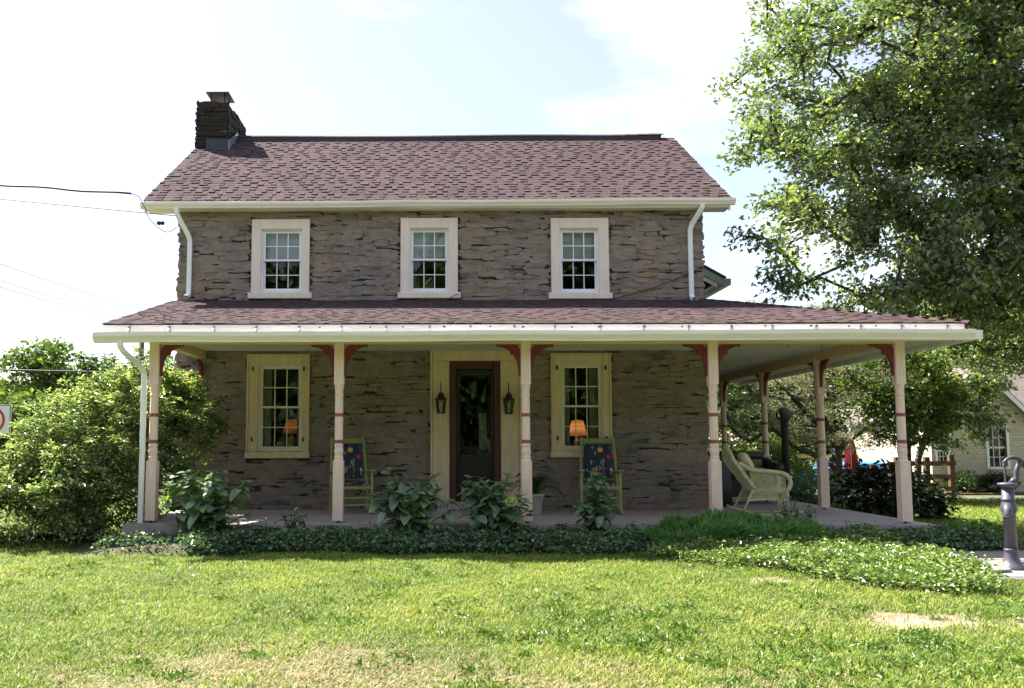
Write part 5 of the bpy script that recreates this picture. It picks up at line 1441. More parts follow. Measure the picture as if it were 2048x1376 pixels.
v = [(0, 0, 2.05)] + [(1.05 * math.cos(2 * math.pi * k / N_), 1.05 * math.sin(2 * math.pi * k / N_), 1.45) for k in range(N_)] + [(1.05 * math.cos(2 * math.pi * k / N_), 1.05 * math.sin(2 * math.pi * k / N_), 1.33) for k in range(N_)]
m_.add(v, [(0, 1 + k, 1 + (k + 1) % N_) for k in range(N_)] + [(1 + k, 1 + N_ + k, 1 + N_ + (k + 1) % N_, 1 + (k + 1) % N_) for k in range(N_)]); m_.build('canopy', 'canvas', t)
m_ = MB(); m_.tube([(0, 0, 0), (0, 0, 2.05)], 0.025, 8); m_.build('pole', 'fence', t)
t = tag(empty('paddling_pool', (12.0, 26.3, -0.3)), 'bright blue pool behind the brown fence', 'pool')
m_ = MB(); m_.lathe([(0.95, 0.0), (1.0, 0.05), (1.02, 0.45), (1.0, 0.78), (0.94, 0.82), (0.9, 0.76), (0.9, 0.1)], n=32, cap=False); m_.build('pool_wall', 'blue', t, True)
m_ = MB(); m_.lathe([(0.9, 0.62), (0.0, 0.62)], n=32, cap=False); m_.build('water', 'blue', t)

# ------------------------------------------------------------------ cream brick cottage
t = tag(empty('brick_cottage', (15.1, 25.0, -0.36)), 'cream painted brick cottage with a steep white trimmed gable', 'house')
def lp(mb_, name, mat, par=None, smooth=False):
    mb_.v = [(a - 15.1, b_ - 25.0, c + 0.36) for a, b_, c in mb_.v] if par is None else [(a - 15.1, b_ - 25.0, c + 0.36) for a, b_, c in mb_.v]
    return mb_.build(name, mat, t if par is None else par, smooth)
gx0, gx1, gp, gw, ez, pz = 13.70, 16.42, 15.06, 25.0, 1.85, 3.22
cops = [(15.30, 15.80, 0.42, 1.50), (13.86, 14.16, 0.55, 1.20)]
m_ = MB()
xs_ = sorted({gx0, 19.5} | {c[0] for c in cops} | {c[1] for c in cops}); zs_ = sorted({-0.36, ez} | {c[2] for c in cops} | {c[3] for c in cops})
for i in range(len(xs_) - 1):
    for j in range(len(zs_) - 1):
        cx, cz = (xs_[i] + xs_[i + 1]) / 2, (zs_[j] + zs_[j + 1]) / 2
        if any(c[0] < cx < c[1] and c[2] < cz < c[3] for c in cops): continue
        m_.add([(xs_[i], gw, zs_[j]), (xs_[i + 1], gw, zs_[j]), (xs_[i + 1], gw, zs_[j + 1]), (xs_[i], gw, zs_[j + 1])], [(0, 1, 2, 3)])
m_.add([(gx0, gw, ez), (gx1, gw, ez), (gp, gw, pz)], [(0, 1, 2)])
for a, b_, c, d in cops: m_.add([(a, gw, c), (b_, gw, c), (b_, gw, d), (a, gw, d), (a, gw + .15, c), (b_, gw + .15, c), (b_, gw + .15, d), (a, gw + .15, d)], [(0, 4, 5, 1), (1, 5, 6, 2), (2, 6, 7, 3), (3, 7, 4, 0)])
m_.add([(gx0, gw, -0.36), (gx0, gw + 5, -0.36), (gx0, gw + 5, ez), (gx0, gw, ez)], [(0, 3, 2, 1)])
lp(m_, 'brick_wall', 'cream_brick')
m_ = MB(); th = 0.08
for s, xe in ((-1, gx0 - 0.18), (1, gx1 + 0.18)):
    ze = pz - (pz - ez) / (gx1 - gp) * abs(xe - gp) + 0.03
    m_.add([(gp, gw - 0.2, pz + 0.03), (xe, gw - 0.2, ze), (xe, gw + 5, ze), (gp, gw + 5, pz + 0.03), (gp, gw - 0.2, pz + 0.1), (xe, gw - 0.2, ze + 0.07), (xe, gw + 5, ze + 0.07), (gp, gw + 5, pz + 0.1)], [(0, 1, 2, 3), (7, 6, 5, 4), (0, 4, 5, 1), (1, 5, 6, 2)])
m_.add([(gx1 + 0.05, gw - 0.2, ez - 0.05), (19.7, gw - 0.2, ez - 0.05), (19.7, gw + 2.5, ez + 1.7), (gx1 - 0.8, gw + 2.5, ez + 1.7)], [(0, 1, 2, 3)])
lp(m_, 'roof', 'cottage_roof')
m_ = MB()
for s, xe in ((-1, gx0 - 0.16), (1, gx1 + 0.16)):
    ze = pz - (pz - ez) / (gx1 - gp) * abs(xe - gp)
    m_.bar((gp, gw - 0.21, pz - 0.03), (xe, gw - 0.21, ze - 0.03), 0.03, 0.11, up=(0, 0, 1))
m_.box(gp - 0.16, gp + 0.16, gw - 0.2, gw - 0.17, pz - 0.22, pz - 0.06)
lp(m_, 'bargeboard', 'white')
for a, b_, c, d in cops:
    m_ = MB(); e = 0.07
    m_.box(a - e, a, gw - 0.03, gw + .05, c - e, d + e); m_.box(b_, b_ + e, gw - 0.03, gw + .05, c - e, d + e); m_.box(a, b_, gw - 0.029, gw + .05, d, d + e); m_.box(a, b_, gw - 0.05, gw + .05, c - e, c)
    wn_ = lp(m_, 'window', 'white')
    m_ = MB(); w3 = (b_ - a) / 3; mz = 0.018
    for k in (1, 2): m_.box(a + w3 * k - mz / 2, a + w3 * k + mz / 2, gw + .05, gw + .08, c, d)
    for k in range(1, 4): zz = c + (d - c) * k / 4; m_.box(a, b_, gw + .051, gw + .079, zz - (0.028 if k == 2 else mz / 2), zz + (0.028 if k == 2 else mz / 2))
    o = m_.build('muntin', 'white', wn_); o.location = (-15.1, -25.0, 0.36)
    for i in range(3):
        for j in range(4):
            q = pane_quad(a + w3 * i, a + w3 * (i + 1), gw + 0.066, c + (d - c) * j / 4, c + (d - c) * (j + 1) / 4, rnd.uniform(-.002, .002)); o = q.build('pane', 'glass', wn_); o.location = (-15.1, -25.0, 0.36)
m_ = MB(); m_.box(gx0 + .1, 19.3, gw + 0.8, gw + 0.9, -0.3, ez); m_.box(gx0 + .1, 19.3, gw + .1, gw + .8, ez - .02, ez); lp(m_, 'interior_partition', 'interior')

# ------------------------------------------------------------------ vegetation helpers
def unit(a): return a / np.maximum(np.linalg.norm(a, axis=-1, keepdims=True), 1e-9)
def leaf_mesh_arrays(P, D, N, L, W, fold=0.25):
    """rhombic folded leaves: base P, axis D, face normal N, length L, width W"""
    S = unit(np.cross(D, N)); n_ = len(P); Nn = unit(np.cross(S, D))
    L = np.asarray(L)[:, None]; W = np.asarray(W)[:, None]
    mid = P + D * L * 0.45
    V = np.stack([P, mid - S * W / 2 + Nn * W * fold, P + D * L - Nn * L * 0.12, mid + S * W / 2 + Nn * W * fold], 1).reshape(-1, 3)
    b_ = np.arange(n_)[:, None] * 4
    F = np.concatenate([b_ + np.array([0, 1, 2]), b_ + np.array([0, 2, 3])], 1).reshape(-1, 3)
    return V, F
def rand_dirs(g, n_): return unit(g.normal(size=(n_, 3)))

def grow(g, lobes, n_c, trunk, inner=0.45, droop=0.0):
    """cluster centres spread through the lobes and a branch skeleton that reaches them"""
    vol = np.array([l_[3] * l_[4] * l_[5] for l_ in lobes]); vol = vol ** 0.8; vol /= vol.sum()
    pts = []
    for (cx, cy, cz, rx, ry, rz), p in zip(lobes, vol):
        k = max(3, int(n_c * p)); d = rand_dirs(g, k); r_ = (inner ** 3 + (1 - inner ** 3) * g.random(k)) ** (1 / 3)
        r_ = r_ * (1 + 0.10 * g.normal(size=k))
        pts.append(np.array([cx, cy, cz]) + d * r_[:, None] * np.array([rx, ry, rz]))
    C = np.concatenate(pts)
    trunk = [np.array(p, float) for p in trunk]
    nodes = []; par = []
    for i in range(len(trunk) - 1):
        for k in range(4):
            nodes.append(trunk[i] + (trunk[i + 1] - trunk[i]) * k / 4); par.append(len(nodes) - 2)
    nodes.append(trunk[-1]); par.append(len(nodes) - 2)
    n_tr = len(nodes)
    first = max(2, int(n_tr * 0.35))
    tips = []
    o_ = np.argsort(np.min(np.linalg.norm(C[:, None] - np.array(nodes[first:])[None], axis=2), axis=1))
    for ci in o_:
        c = C[ci]; A = np.array(nodes[first:])
        d = np.linalg.norm(A - c, axis=1) + 0.25 * np.maximum(0, A[:, 2] - c[2] + 0.2)
        j = int(np.argmin(d)) + first; a = nodes[j]; e = c - a; ln = np.linalg.norm(e); k = max(1, int(ln / 0.45)); last = j
        for s in range(1, k + 1):
            f_ = s / k; q = a + e * f_ + g.normal(size=3) * 0.05 * ln * (0 < f_ < 1) + np.array([0, 0, (0.16 - droop) * ln * math.sin(math.pi * f_)])
            nodes.append(q); par.append(last); last = len(nodes) - 1
        tips.append(last)
    return C, nodes, par, tips, n_tr
def skeleton_mesh(nodes, par, tips, r_tip, r_trunk, n_tr, sides=5):
    n_ = len(nodes); cnt = np.zeros(n_)
    for t_ in tips: cnt[t_] += 1
    for i in range(n_ - 1, 0, -1):
        if par[i] >= 0: cnt[par[i]] += cnt[i]
    tot = max(cnt.max(), 1); rad = r_tip + (r_trunk - r_tip) * np.sqrt(cnt / tot) ** 1.15
    V = []; F = []
    A = np.array(nodes); ang = np.arange(sides) * 2 * math.pi / sides
    idx = [i for i in range(n_) if par[i] >= 0]
    a = A[[par[i] for i in idx]]; b_ = A[idx]; d = unit(b_ - a); ref = np.where(np.abs(d[:, 2:3]) > 0.9, np.array([[1, 0, 0]]), np.array([[0, 0, 1]]))
    s = unit(np.cross(d, ref)); t_ = np.cross(d, s)
    off = s[:, None] * np.cos(ang)[None, :, None] + t_[:, None] * np.sin(ang)[None, :, None]
    ra = np.minimum(rad[[par[i] for i in idx]], rad[idx] * 1.6); rb = rad[idx]
    va = a[:, None] + off * ra[:, None, None]; vb = b_[:, None] + off * rb[:, None, None]
    V = np.concatenate([va, vb], 1).reshape(-1, 3)
    base = np.arange(len(idx))[:, None] * 2 * sides
    F = np.concatenate([base + np.array([j, (j + 1) % sides, sides + (j + 1) % sides, sides + j]) for j in range(sides)], 0)
    return V, F
def cluster_leaves(g, C, per, rad, L, W, up=0.5, flat=0.7, out_from=None, droop=0.15):
    n_ = len(C) * per
    P = np.repeat(C, per, 0) + np.clip(g.normal(size=(n_, 3)), -1.7, 1.7) * np.array([rad, rad, rad * flat])
    D = rand_dirs(g, n_); D[:, 2] = D[:, 2] * 0.6 - droop
    if out_from is not None: D = D + 0.5 * unit(P - out_from)
    D = unit(D); N = rand_dirs(g, n_) * (1 - up) + np.array([0, 0, up])
    N = unit(N)
    Ls = L * g.uniform(0.65, 1.3, n_); return leaf_mesh_arrays(P, D, N, Ls, Ls * W * g.uniform(0.8, 1.2, n_))
def shift(V, o): return V - np.array(o)
def tree(name, label, lobes, n_c, per, rad, L, W, leaf, bark, trunk, seed, r_trunk=0.25, cat='tree', group=None, up=0.5, flat=0.7, inner=0.45, droop=0.0, r_tip=0.008, sides=5):
    g = np.random.default_rng(seed)
    C, nodes, par, tips, n_tr = grow(g, lobes, n_c, trunk, inner, droop)
    base = tuple(trunk[0]); t = tag(empty(name, base), label, cat, group)
    V, F = skeleton_mesh(nodes, par, tips, r_tip, r_trunk, n_tr, sides); npmesh('trunk', shift(V, base), F, bark, t, True)
    V, F = cluster_leaves(g, C, per, rad, L, W, up, flat, np.array([l_[:3] for l_ in lobes]).mean(0)); npmesh('crown', shift(V, base), F, leaf, t)
    return t

# ------------------------------------------------------------------ big tree at the right
OAK = [(8.2, 16.0, 8.3, 2.75, 2.0, 2.5), (7.5, 15.7, 6.35, 2.0, 1.6, 1.25), (7.6, 15.6, 4.5, 2.35, 1.6, 1.35), (9.8, 16.0, 6.5, 2.4, 2.0, 2.4), (9.8, 15.6, 4.45, 1.9, 1.6, 0.95),
       (9.4, 16.2, 3.8, 1.7, 1.4, 0.6), (11.9, 16.5, 8.3, 3.0, 2.4, 3.0), (12.3, 16.5, 5.4, 2.4, 2.2, 2.0), (10.2, 16.5, 10.4, 2.8, 2.2, 1.8)]
tree('shade_tree', 'large leafy shade tree overhanging the right side of the porch', OAK, 840, 120, 0.20, 0.115, 0.58, 'leaf_oak', 'bark', [(12.0, 17.2, -0.35), (11.9, 17.1, 2.2), (11.6, 16.9, 4.5), (11.2, 16.7, 6.5), (10.8, 16.6, 8.8)], 3, 0.40, inner=0.5, r_tip=0.011)

# ------------------------------------------------------------------ big variegated bush at the left
BUSH = [(-5.12, 12.9, 0.72, 1.2, 1.15, 1.12), (-4.65, 13.25, 1.20, 0.85, 0.9, 1.10), (-4.0, 13.55, 1.10, 0.55, 0.5, 1.0), (-6.3, 12.5, 0.02, 1.30, 1.0, 0.72), (-5.2, 12.45, 0.35, 1.1, 0.75, 0.75), (-5.5, 11.85, 0.25, 0.95, 0.65, 0.70)]
t = tree('variegated_bush', 'large yellow green arching bush beside the left porch end', BUSH, 340, 110, 0.12, 0.058, 0.55, 'leaf_bush', 'stem', [(-5.2, 13.0, -0.33), (-5.22, 13.0, -0.15), (-5.25, 13.0, 0.0), (-5.3, 13.0, 0.15)], 8, 0.07, 'bush', inner=0.6, up=0.6, r_tip=0.004, droop=-0.05)
# arching outer sprays with flat layered leaves
g = np.random.default_rng(51); LP = []; LD = []; sp_ = MB(); b0 = np.array(t.location)
for k in range(380):
    lb = BUSH[g.choice(6, p=[.27, .17, .12, .22, .10, .12])]; d = rand_dirs(g, 1)[0]; d[2] = abs(d[2]) * 0.9 + 0.05 if g.random() < .8 else d[2]; d = d / np.linalg.norm(d)
    c = np.array(lb[:3]); r_ = np.array(lb[3:]); e0 = c + d * r_ * 0.55; e1 = c + d * r_ * g.uniform(0.98, 1.3); L_ = np.linalg.norm(e1 - e0)
    if e1[2] < -0.2: continue
    q = [e0, (e0 + e1) / 2 + np.array([0, 0, 0.12 * L_]), e1 - np.array([0, 0, 0.10 * L_])]
    cv = np.array([tuple(p) for p in arc(q, 6)]); sp_.tube([Vector(p - b0) for p in cv], 0.0035, 4, False)
    n_ = 130; f_ = g.random(n_) ** 0.8 * (len(cv) - 1.01); i0 = f_.astype(int); P = cv[i0] + (cv[i0 + 1] - cv[i0]) * (f_ - i0)[:, None]
    P = P + g.normal(size=(n_, 3)) * np.array([.06, .06, .03]) * (1.2 - 0.7 * f_ / len(cv))[:, None]
    D = rand_dirs(g, n_); D[:, 2] = D[:, 2] * .35 - .1; D = D + 0.5 * d; LP.append(P); LD.append(unit(D))
P = np.concatenate(LP); D = np.concatenate(LD); n_ = len(P); N = unit(rand_dirs(g, n_) * .45 + np.array([0, 0, .8])); Ls = .066 * g.uniform(.6, 1.3, n_)
V, F = leaf_mesh_arrays(P - b0, D, N, Ls, Ls * .5); npmesh('spray_foliage', V, F, 'leaf_bush', t); sp_.build('spray_stems', 'stem', t)

# ------------------------------------------------------------------ trees behind on the right
g = np.random.default_rng(4)
# weeping cedar: layered pale needle sprays on crooked limbs
cb = (9.55, 22.0, -0.32); t = tag(empty('weeping_cedar', cb), 'grey green cedar with crooked trunk seen through the porch', 'tree')
lay = []
for k in range(95):
    zz = g.uniform(0.9, 4.6); lay.append((g.uniform(5.2, 11.4), 22 + g.uniform(-1.2, 1.4), zz))
C = np.array(lay); nodes = []; par = []
tr = [(9.55, 22, -.32), (9.6, 22, 0.1), (9.7, 22, 0.5), (9.75, 22.1, 1.0), (9.4, 22, 1.7), (9.2, 22, 2.6), (9.0, 22, 3.6)]
for i, p in enumerate(tr): nodes.append(np.array(p)); par.append(i - 1)
for br_ in ([(9.7, 22, 0.45), (9.2, 21.9, 0.75), (8.6, 21.8, 1.0), (8.1, 21.8, 1.45), (7.6, 21.8, 1.6)], [(9.75, 22, 0.9), (10.3, 21.9, 1.35), (10.9, 21.8, 1.75), (11.2, 21.8, 2.1)], [(9.7, 22, 0.6), (9.9, 22, 1.1), (9.35, 22, 1.5), (8.7, 22, 2.2), (8.2, 22, 2.7)]):
    last = 2
    for p in br_: nodes.append(np.array(p)); par.append(last); last = len(nodes) - 1
n_tr = len(nodes); tips = []
for c in C[np.argsort(np.linalg.norm(C - np.array([9.3, 22, 2.0]), axis=1))]:
    A = np.array(nodes[3:]); d = np.linalg.norm((A - c) * np.array([1, 1, 1.6]), axis=1); j = int(np.argmin(d)) + 3; a = nodes[j]; e = c - a; last = j; k = max(2, int(np.linalg.norm(e) / 0.35))
    for s in range(1, k + 1):
        nodes.append(a + e * s / k + g.normal(size=3) * 0.03); par.append(last); last = len(nodes) - 1
    tips.append(last)
V, F = skeleton_mesh(nodes, par, tips, 0.008, 0.15, n_tr); npmesh('trunk', shift(V, cb), F, 'bark_grey', t, True)
Pn = []
for c in C:
    k = 300; L_ = g.uniform(0.5, 0.95); ang = g.uniform(0, 6.28)
    u = np.stack([np.cos(ang) * np.ones(k), np.sin(ang) * np.ones(k), np.zeros(k)], 1); s = g.normal(size=(k, 1))
    q = c + u * s * L_ * 0.6 + g.normal(size=(k, 3)) * np.array([0.2, 0.2, 0.05]); q[:, 2] -= 0.10 * (s[:, 0] ** 2); Pn.append(q)
P = np.concatenate(Pn); n_ = len(P); D = rand_dirs(g, n_); D[:, 2] = D[:, 2] * 0.6 + 0.1; D = unit(D)
V, F = leaf_mesh_arrays(P, D, rand_dirs(g, n_), g.uniform(0.07, 0.14, n_), g.uniform(0.016, 0.03, n_), 0.1); npmesh('crown', shift(V, cb), F, 'leaf_cedar', t)

tree('young_maple', 'yellow green young maple right of the cedar', [(10.9, 21.2, 2.6, 1.3, 0.9, 1.1), (11.6, 21.3, 1.9, 1.0, 0.8, 0.8), (10.5, 21.0, 1.75, 0.8, 0.7, 0.6)], 110, 60, 0.16, 0.12, 0.6, 'leaf_far2', 'bark', [(11.2, 21.4, -.3), (11.15, 21.4, 0.6), (11.1, 21.3, 1.4), (11.0, 21.2, 2.2)], 12, 0.09)
tree('silvery_tree', 'glossy leaved small tree in front of the cottage gable', [(13.0, 22.4, 1.9, 0.95, 0.8, 0.9), (13.4, 22.5, 2.9, 1.3, 1.0, 0.8), (12.3, 22.3, 2.6, 0.9, 0.8, 0.9)], 110, 55, 0.15, 0.12, 0.6, 'leaf_oak', 'bark', [(12.0, 22.6, -.3), (12.05, 22.6, 0.7), (12.3, 22.5, 1.5), (12.8, 22.4, 2.3)], 13, 0.08)
tree('leaning_tree', 'dark drooping tree between cedar and cottage roof', [(13.5, 20.5, 3.6, 2.0, 1.2, 0.9), (15.5, 20.5, 4.2, 1.8, 1.4, 1.0), (12.2, 20.2, 4.0, 1.3, 1.0, 0.7)], 220, 60, 0.2, 0.12, 0.55, 'leaf_oak', 'bark', [(17.3, 21.0, -.3), (17.0, 21, 1.8), (16.5, 20.8, 3.2), (15.5, 20.6, 4.3)], 14, 0.14)
far_r = [(11.5, 37, 5.2, 3.0, 'first'), (15.5, 40, 6.8, 3.4, 'second'), (19.5, 37, 7.5, 3.4, 'third'), (23.5, 39, 8.2, 3.8, 'fourth'), (27.5, 36, 8.5, 3.8, 'fifth')]
for k, (x, y_, h, r_, w) in enumerate(far_r):
    q = np.random.default_rng(60 + k)
    lob = [(x + q.uniform(-.5, .5) * r_, y_ + q.uniform(-.3, .3) * r_, h * q.uniform(.15, .85), r_ * q.uniform(.5, .8), r_ * .6, h * q.uniform(.2, .3)) for _ in range(9)]
    tree('backdrop_tree', w + ' dark tree from the house in the far row at the right', lob, 260, 75, 0.42, 0.32, 0.6, 'leaf_far', 'bark', [(x, y_, -.5), (x, y_, h * .3), (x + .2, y_, h * .6), (x, y_, h * .9)], 30 + k, 0.25, group='far trees on the right', inner=0.3)
far_l = [(-29.5, 54, 6.6, 4.0, 'leaf_far2', 'light green far tree at the left edge above the sign'), (-25.3, 55, 7.2, 3.4, 'leaf_far2', 'far tree with a ragged top, second from the left edge'), (-21.9, 56, 7.2, 3.2, 'leaf_far', 'dark rounded far tree left of the porch gutter end'), (-18.6, 57, 6.6, 2.6, 'leaf_far', 'far tree just under the left porch gutter end'), (-16.6, 60, 5.6, 2.4, 'leaf_far2', 'pale far tree beside the utility pole'), (-23.0, 44, 3.8, 3.2, 'leaf_far2', 'low pale green tree in front of the far row, behind the sign'), (-18.6, 45, 3.6, 3.0, 'leaf_far2', 'low bushy tree in front of the far row, behind the bush')]
for k, (x, y_, h, r_, lf, lab) in enumerate(far_l):
    q = np.random.default_rng(80 + k)
    lob = [(x + q.uniform(-.6, .6) * r_, y_ + q.uniform(-.3, .3) * r_, -1.5 + (h + 1.5) * q.uniform(.3, .82), r_ * q.uniform(.45, .75), r_ * .6, h * q.uniform(.2, .3)) for _ in range(7)]
    tree('far_tree', lab, lob, 230, 60, 0.40, 0.34, 0.6, lf, 'bark', [(x, y_, -2.7), (x, y_, h * .25), (x + .2, y_, h * .55), (x, y_, h * .85)], 90 + k, 0.28, group='far trees on the left', inner=0.3)

# ------------------------------------------------------------------ shrubs
def shrub(name, label, c, r_, n_c, per, rad, L, W, leaf, seed, cat='shrub', inner=0.5, group=None, up=.5):
    tree(name, label, [(c[0], c[1], c[2] + r_[2] * .95, r_[0], r_[1], r_[2])], n_c, per, rad, L, W, leaf, 'stem', [(c[0], c[1], c[2]), (c[0], c[1], c[2] + .1 * r_[2]), (c[0], c[1], c[2] + .3 * r_[2]), (c[0], c[1], c[2] + .5 * r_[2])], seed, 0.035, cat, group, inner=inner, r_tip=0.004, up=up)
shrub('laurel_shrub', 'dark glossy shrub right of the side porch', (7.75, 15.9, -0.3), (0.72, 0.5, 0.52), 80, 20, 0.14, 0.15, 0.4, 'leaf_dark', 41, inner=.3)
shrub('laurel_shrub', 'smaller dark shrub behind the corner porch post', (8.75, 16.3, -0.3), (0.4, 0.4, 0.3), 40, 24, 0.13, 0.14, 0.4, 'leaf_dark', 42, inner=.3)
shrub('garden_shrub', 'bright green shrub behind the dinner bell post', (8.6, 23.4, -0.3), (1.1, 0.7, 0.75), 120, 45, 0.14, 0.10, 0.6, 'leaf_vinca', 43)
shrub('garden_shrub', 'bright green shrub behind the dark settee', (7.2, 24.5, -0.3), (1.3, 0.8, 0.65), 120, 45, 0.14, 0.10, 0.6, 'leaf_vinca', 44)
shrub('garden_shrub', 'green shrub at the foot of the dinner bell post', (7.75, 18.6, -0.3), (0.6, 0.5, 0.42), 70, 40, 0.10, 0.08, 0.6, 'leaf_hydrangea', 45)
shrub('garden_shrub', 'sunlit tall bush seen past the house corner', (7.0, 26.5, -0.3), (1.6, 1.0, 1.5), 150, 45, 0.18, 0.13, 0.6, 'leaf_far2', 50)
shrub('boxwood_shrub', 'dark round boxwood under the cottage window', (15.15, 24.45, -0.3), (0.48, 0.4, 0.28), 90, 50, 0.06, 0.05, 0.6, 'leaf_dark', 46, inner=.6)
shrub('boxwood_shrub', 'loose green plant against the cottage wall beside the boxwood', (14.25, 24.5, -0.3), (0.5, 0.35, 0.28), 50, 40, 0.09, 0.12, 0.25, 'leaf_fern', 47)

# ------------------------------------------------------------------ hydrangeas: big leaves, each one a piece
def leaf_piece(w, curl, seed):
    """ovate leaf 1 long (+x), toothed edge, folded on the midrib, tip turned down"""
    r_ = random.Random(seed); st = [0.0, 0.12, 0.3, 0.5, 0.7, 0.87, 1.0]; wd = [0.03, 0.55, 0.95, 1.0, 0.78, 0.42, 0.0]
    v = []; f = []
    for s, q in zip(st, wd):
        z = -curl * s * s + 0.02 * r_.uniform(-1, 1); e = w / 2 * q
        v += [(s, -e, z + 0.22 * e + r_.uniform(-.02, .02)), (s, 0, z), (s, e, z + 0.22 * e + r_.uniform(-.02, .02))]
    for i in range(len(st) - 1):
        a = 3 * i; f += [(a, a + 3, a + 4, a + 1), (a + 1, a + 4, a + 5, a + 2)]
    m_ = MB(); m_.add(v, f); return m_
def leaf_set(mat, w, curls, name='leaf'):
    out = []
    for i, c in enumerate(curls):
        me = leaf_piece(w, c, 500 + i).mesh(name, True); me.materials.append(M[mat]); out.append(me)
    return out
HYD = leaf_set('leaf_hydrangea', 0.72, (0.1, 0.22, 0.35, 0.5))
HOS = leaf_set('leaf_hosta', 0.7, (0.25, 0.4, 0.6))
def leafy_plant(name, label, loc, h, spread, n_st, sz, leaves, seed, cat='plant', group=None, bloom=None, step=0.085, lean=1.0, smat='stem'):
    r_ = random.Random(seed); t = tag(empty(name, loc), label, cat, group); sm = MB()
    for k in range(n_st):
        a = 2 * math.pi * (k + r_.uniform(-.3, .3)) / n_st; sp = spread * r_.uniform(0.25, 1.0) * lean; hh = h * r_.uniform(0.45, 1.0) * (1 - 0.25 * (sp / max(spread, .01)) ** 2)
        b0 = Vector((0.05 * math.cos(a), 0.05 * math.sin(a), -0.03)); tp = Vector((sp * math.cos(a), sp * math.sin(a) * 0.75, hh)); md = Vector((sp * .5 * math.cos(a), sp * .4 * math.sin(a), hh * .58))
        cv = arc([b0, md, tp], 6); sm.tube(cv, 0.006, 5)
        n_ = max(2, int(hh / step)); ph = r_.uniform(0, 3.14)
        for j in range(n_):
            f_ = 0.18 + 0.82 * (j + 0.6) / n_; i0 = min(len(cv) - 1, int(f_ * (len(cv) - 1))); p = cv[i0]
            for s in (0, 1):
                yaw = ph + j * math.pi / 2 + s * math.pi + r_.uniform(-.35, .35)
                sc = sz * r_.uniform(.7, 1.2) * (0.8 if j == n_ - 1 else 1)
                o = bpy.data.objects.new('leaf', r_.choice(leaves)); COL.objects.link(o); o.parent = t
                o.location = p; o.scale = (sc, sc, sc); o.rotation_euler = (r_.uniform(-.4, .4), r_.uniform(-.35, .55), yaw)
        o = None
        for s in range(3):
            sc = sz * r_.uniform(.4, .7); o = bpy.data.objects.new('leaf', r_.choice(leaves)); COL.objects.link(o); o.parent = t
            o.location = tp; o.scale = (sc, sc, sc); o.rotation_euler = (r_.uniform(-.3, .3), r_.uniform(-.9, -.3), s * 2.1 + ph)
    sm.build('stem', smat, t, True)
    if bloom:
        g_ = np.random.default_rng(seed); d = rand_dirs(g_, 90); P = np.array(bloom) + d * np.array([.06, .06, .045]); V, F = leaf_mesh_arrays(P, unit(rand_dirs(g_, 90) + d), d, np.full(90, .03), np.full(90, .03)); npmesh('bloom', V, F, 'bloom', t)
    return t
HG = 'hydrangeas along the porch'
leafy_plant('hydrangea', 'wide hydrangea with bluish leaves beside the left porch post', (-3.12, 11.62, -0.18), 1.0, 0.60, 28, 0.20, HYD, 1, group=HG, step=.09)
leafy_plant('hydrangea', 'hydrangea just left of the door step', (-0.45, 11.60, -0.18), 0.98, 0.54, 26, 0.18, HYD, 2, group=HG, step=.09)
leafy_plant('hydrangea', 'hydrangea with one pale bloom in front of the door', (0.62, 11.58, -0.18), 0.92, 0.54, 26, 0.18, HYD, 3, group=HG, bloom=(0.22, -0.42, 0.52), step=.09)
leafy_plant('hydrangea', 'narrow hydrangea in front of the rocking chair under the lamp window', (1.98, 11.62, -0.18), 0.96, 0.36, 18, 0.165, HYD, 4, group=HG, step=.10)
leafy_plant('small_shrub', 'low leafy shrub in front of the second porch post gap', (-1.98, 11.50, -0.12), 0.36, 0.22, 7, 0.105, HYD, 5)
leafy_plant('tall_weed', 'bluish leafy plant in front of the wicker rocker', (4.52, 11.55, -0.14), 0.62, 0.32, 12, 0.10, HYD, 6, step=.07)
leafy_plant('hosta_plant', 'broad leaved light green plant at the porch corner', (7.02, 11.9, -0.28), 0.34, 0.55, 15, 0.20, HOS, 7, step=.16)
leafy_plant('seedling', 'low dark seedling between the two middle hydrangeas', (0.05, 11.35, -0.13), 0.24, 0.14, 6, 0.075, HYD, 8, step=.06)

# ------------------------------------------------------------------ potted fern
t = tag(empty('potted_fern', (1.36, 13.55, 0.0)), 'dark fern in a pale pot behind the third porch post', 'potted plant')
m_ = MB(); m_.lathe([(0.10, 0.0), (0.11, 0.02), (0.15, 0.26), (0.165, 0.27), (0.165, 0.31), (0.15, 0.31), (0.145, 0.27), (0.0, 0.27)], n=20); m_.build('pot', 'pot', t, True)
def frond_me(seed):
    r_ = random.Random(seed); m_ = MB(); n_ = 16; pts = [Vector((0.52 * k / n_, 0, 0.30 * math.sin(2.2 * k / n_) - 0.22 * (k / n_) ** 2)) for k in range(n_ + 1)]
    m_.tube(pts, 0.003, 4, False)
    for k in range(1, n_ + 1):
        ln = 0.085 * math.sin(math.pi * (0.12 + 0.86 * k / n_)) + 0.012
        for s in (-1, 1):
            p = pts[k]; m_.add([p, p + Vector((0.012, s * ln * .5, 0.006)), p + Vector((0.02, s * ln, -0.012)), p + Vector((-0.014, s * ln * .5, 0.004))], [(0, 1, 2, 3)])
    return m_.mesh('frond')
FR = [frond_me(i) for i in range(3)]
for q in FR: q.materials.append(M['leaf_fern'])
for k in range(34):
    o = bpy.data.objects.new('frond', FR[k % 3]); COL.objects.link(o); o.parent = t; o.location = (0, 0, 0.28)
    s = rnd.uniform(.6, 1.0); o.scale = (s, s, s * rnd.uniform(.8, 1.2)); o.rotation_euler = (rnd.uniform(-.3, .3), rnd.uniform(-.75, .15), k * 2.4)

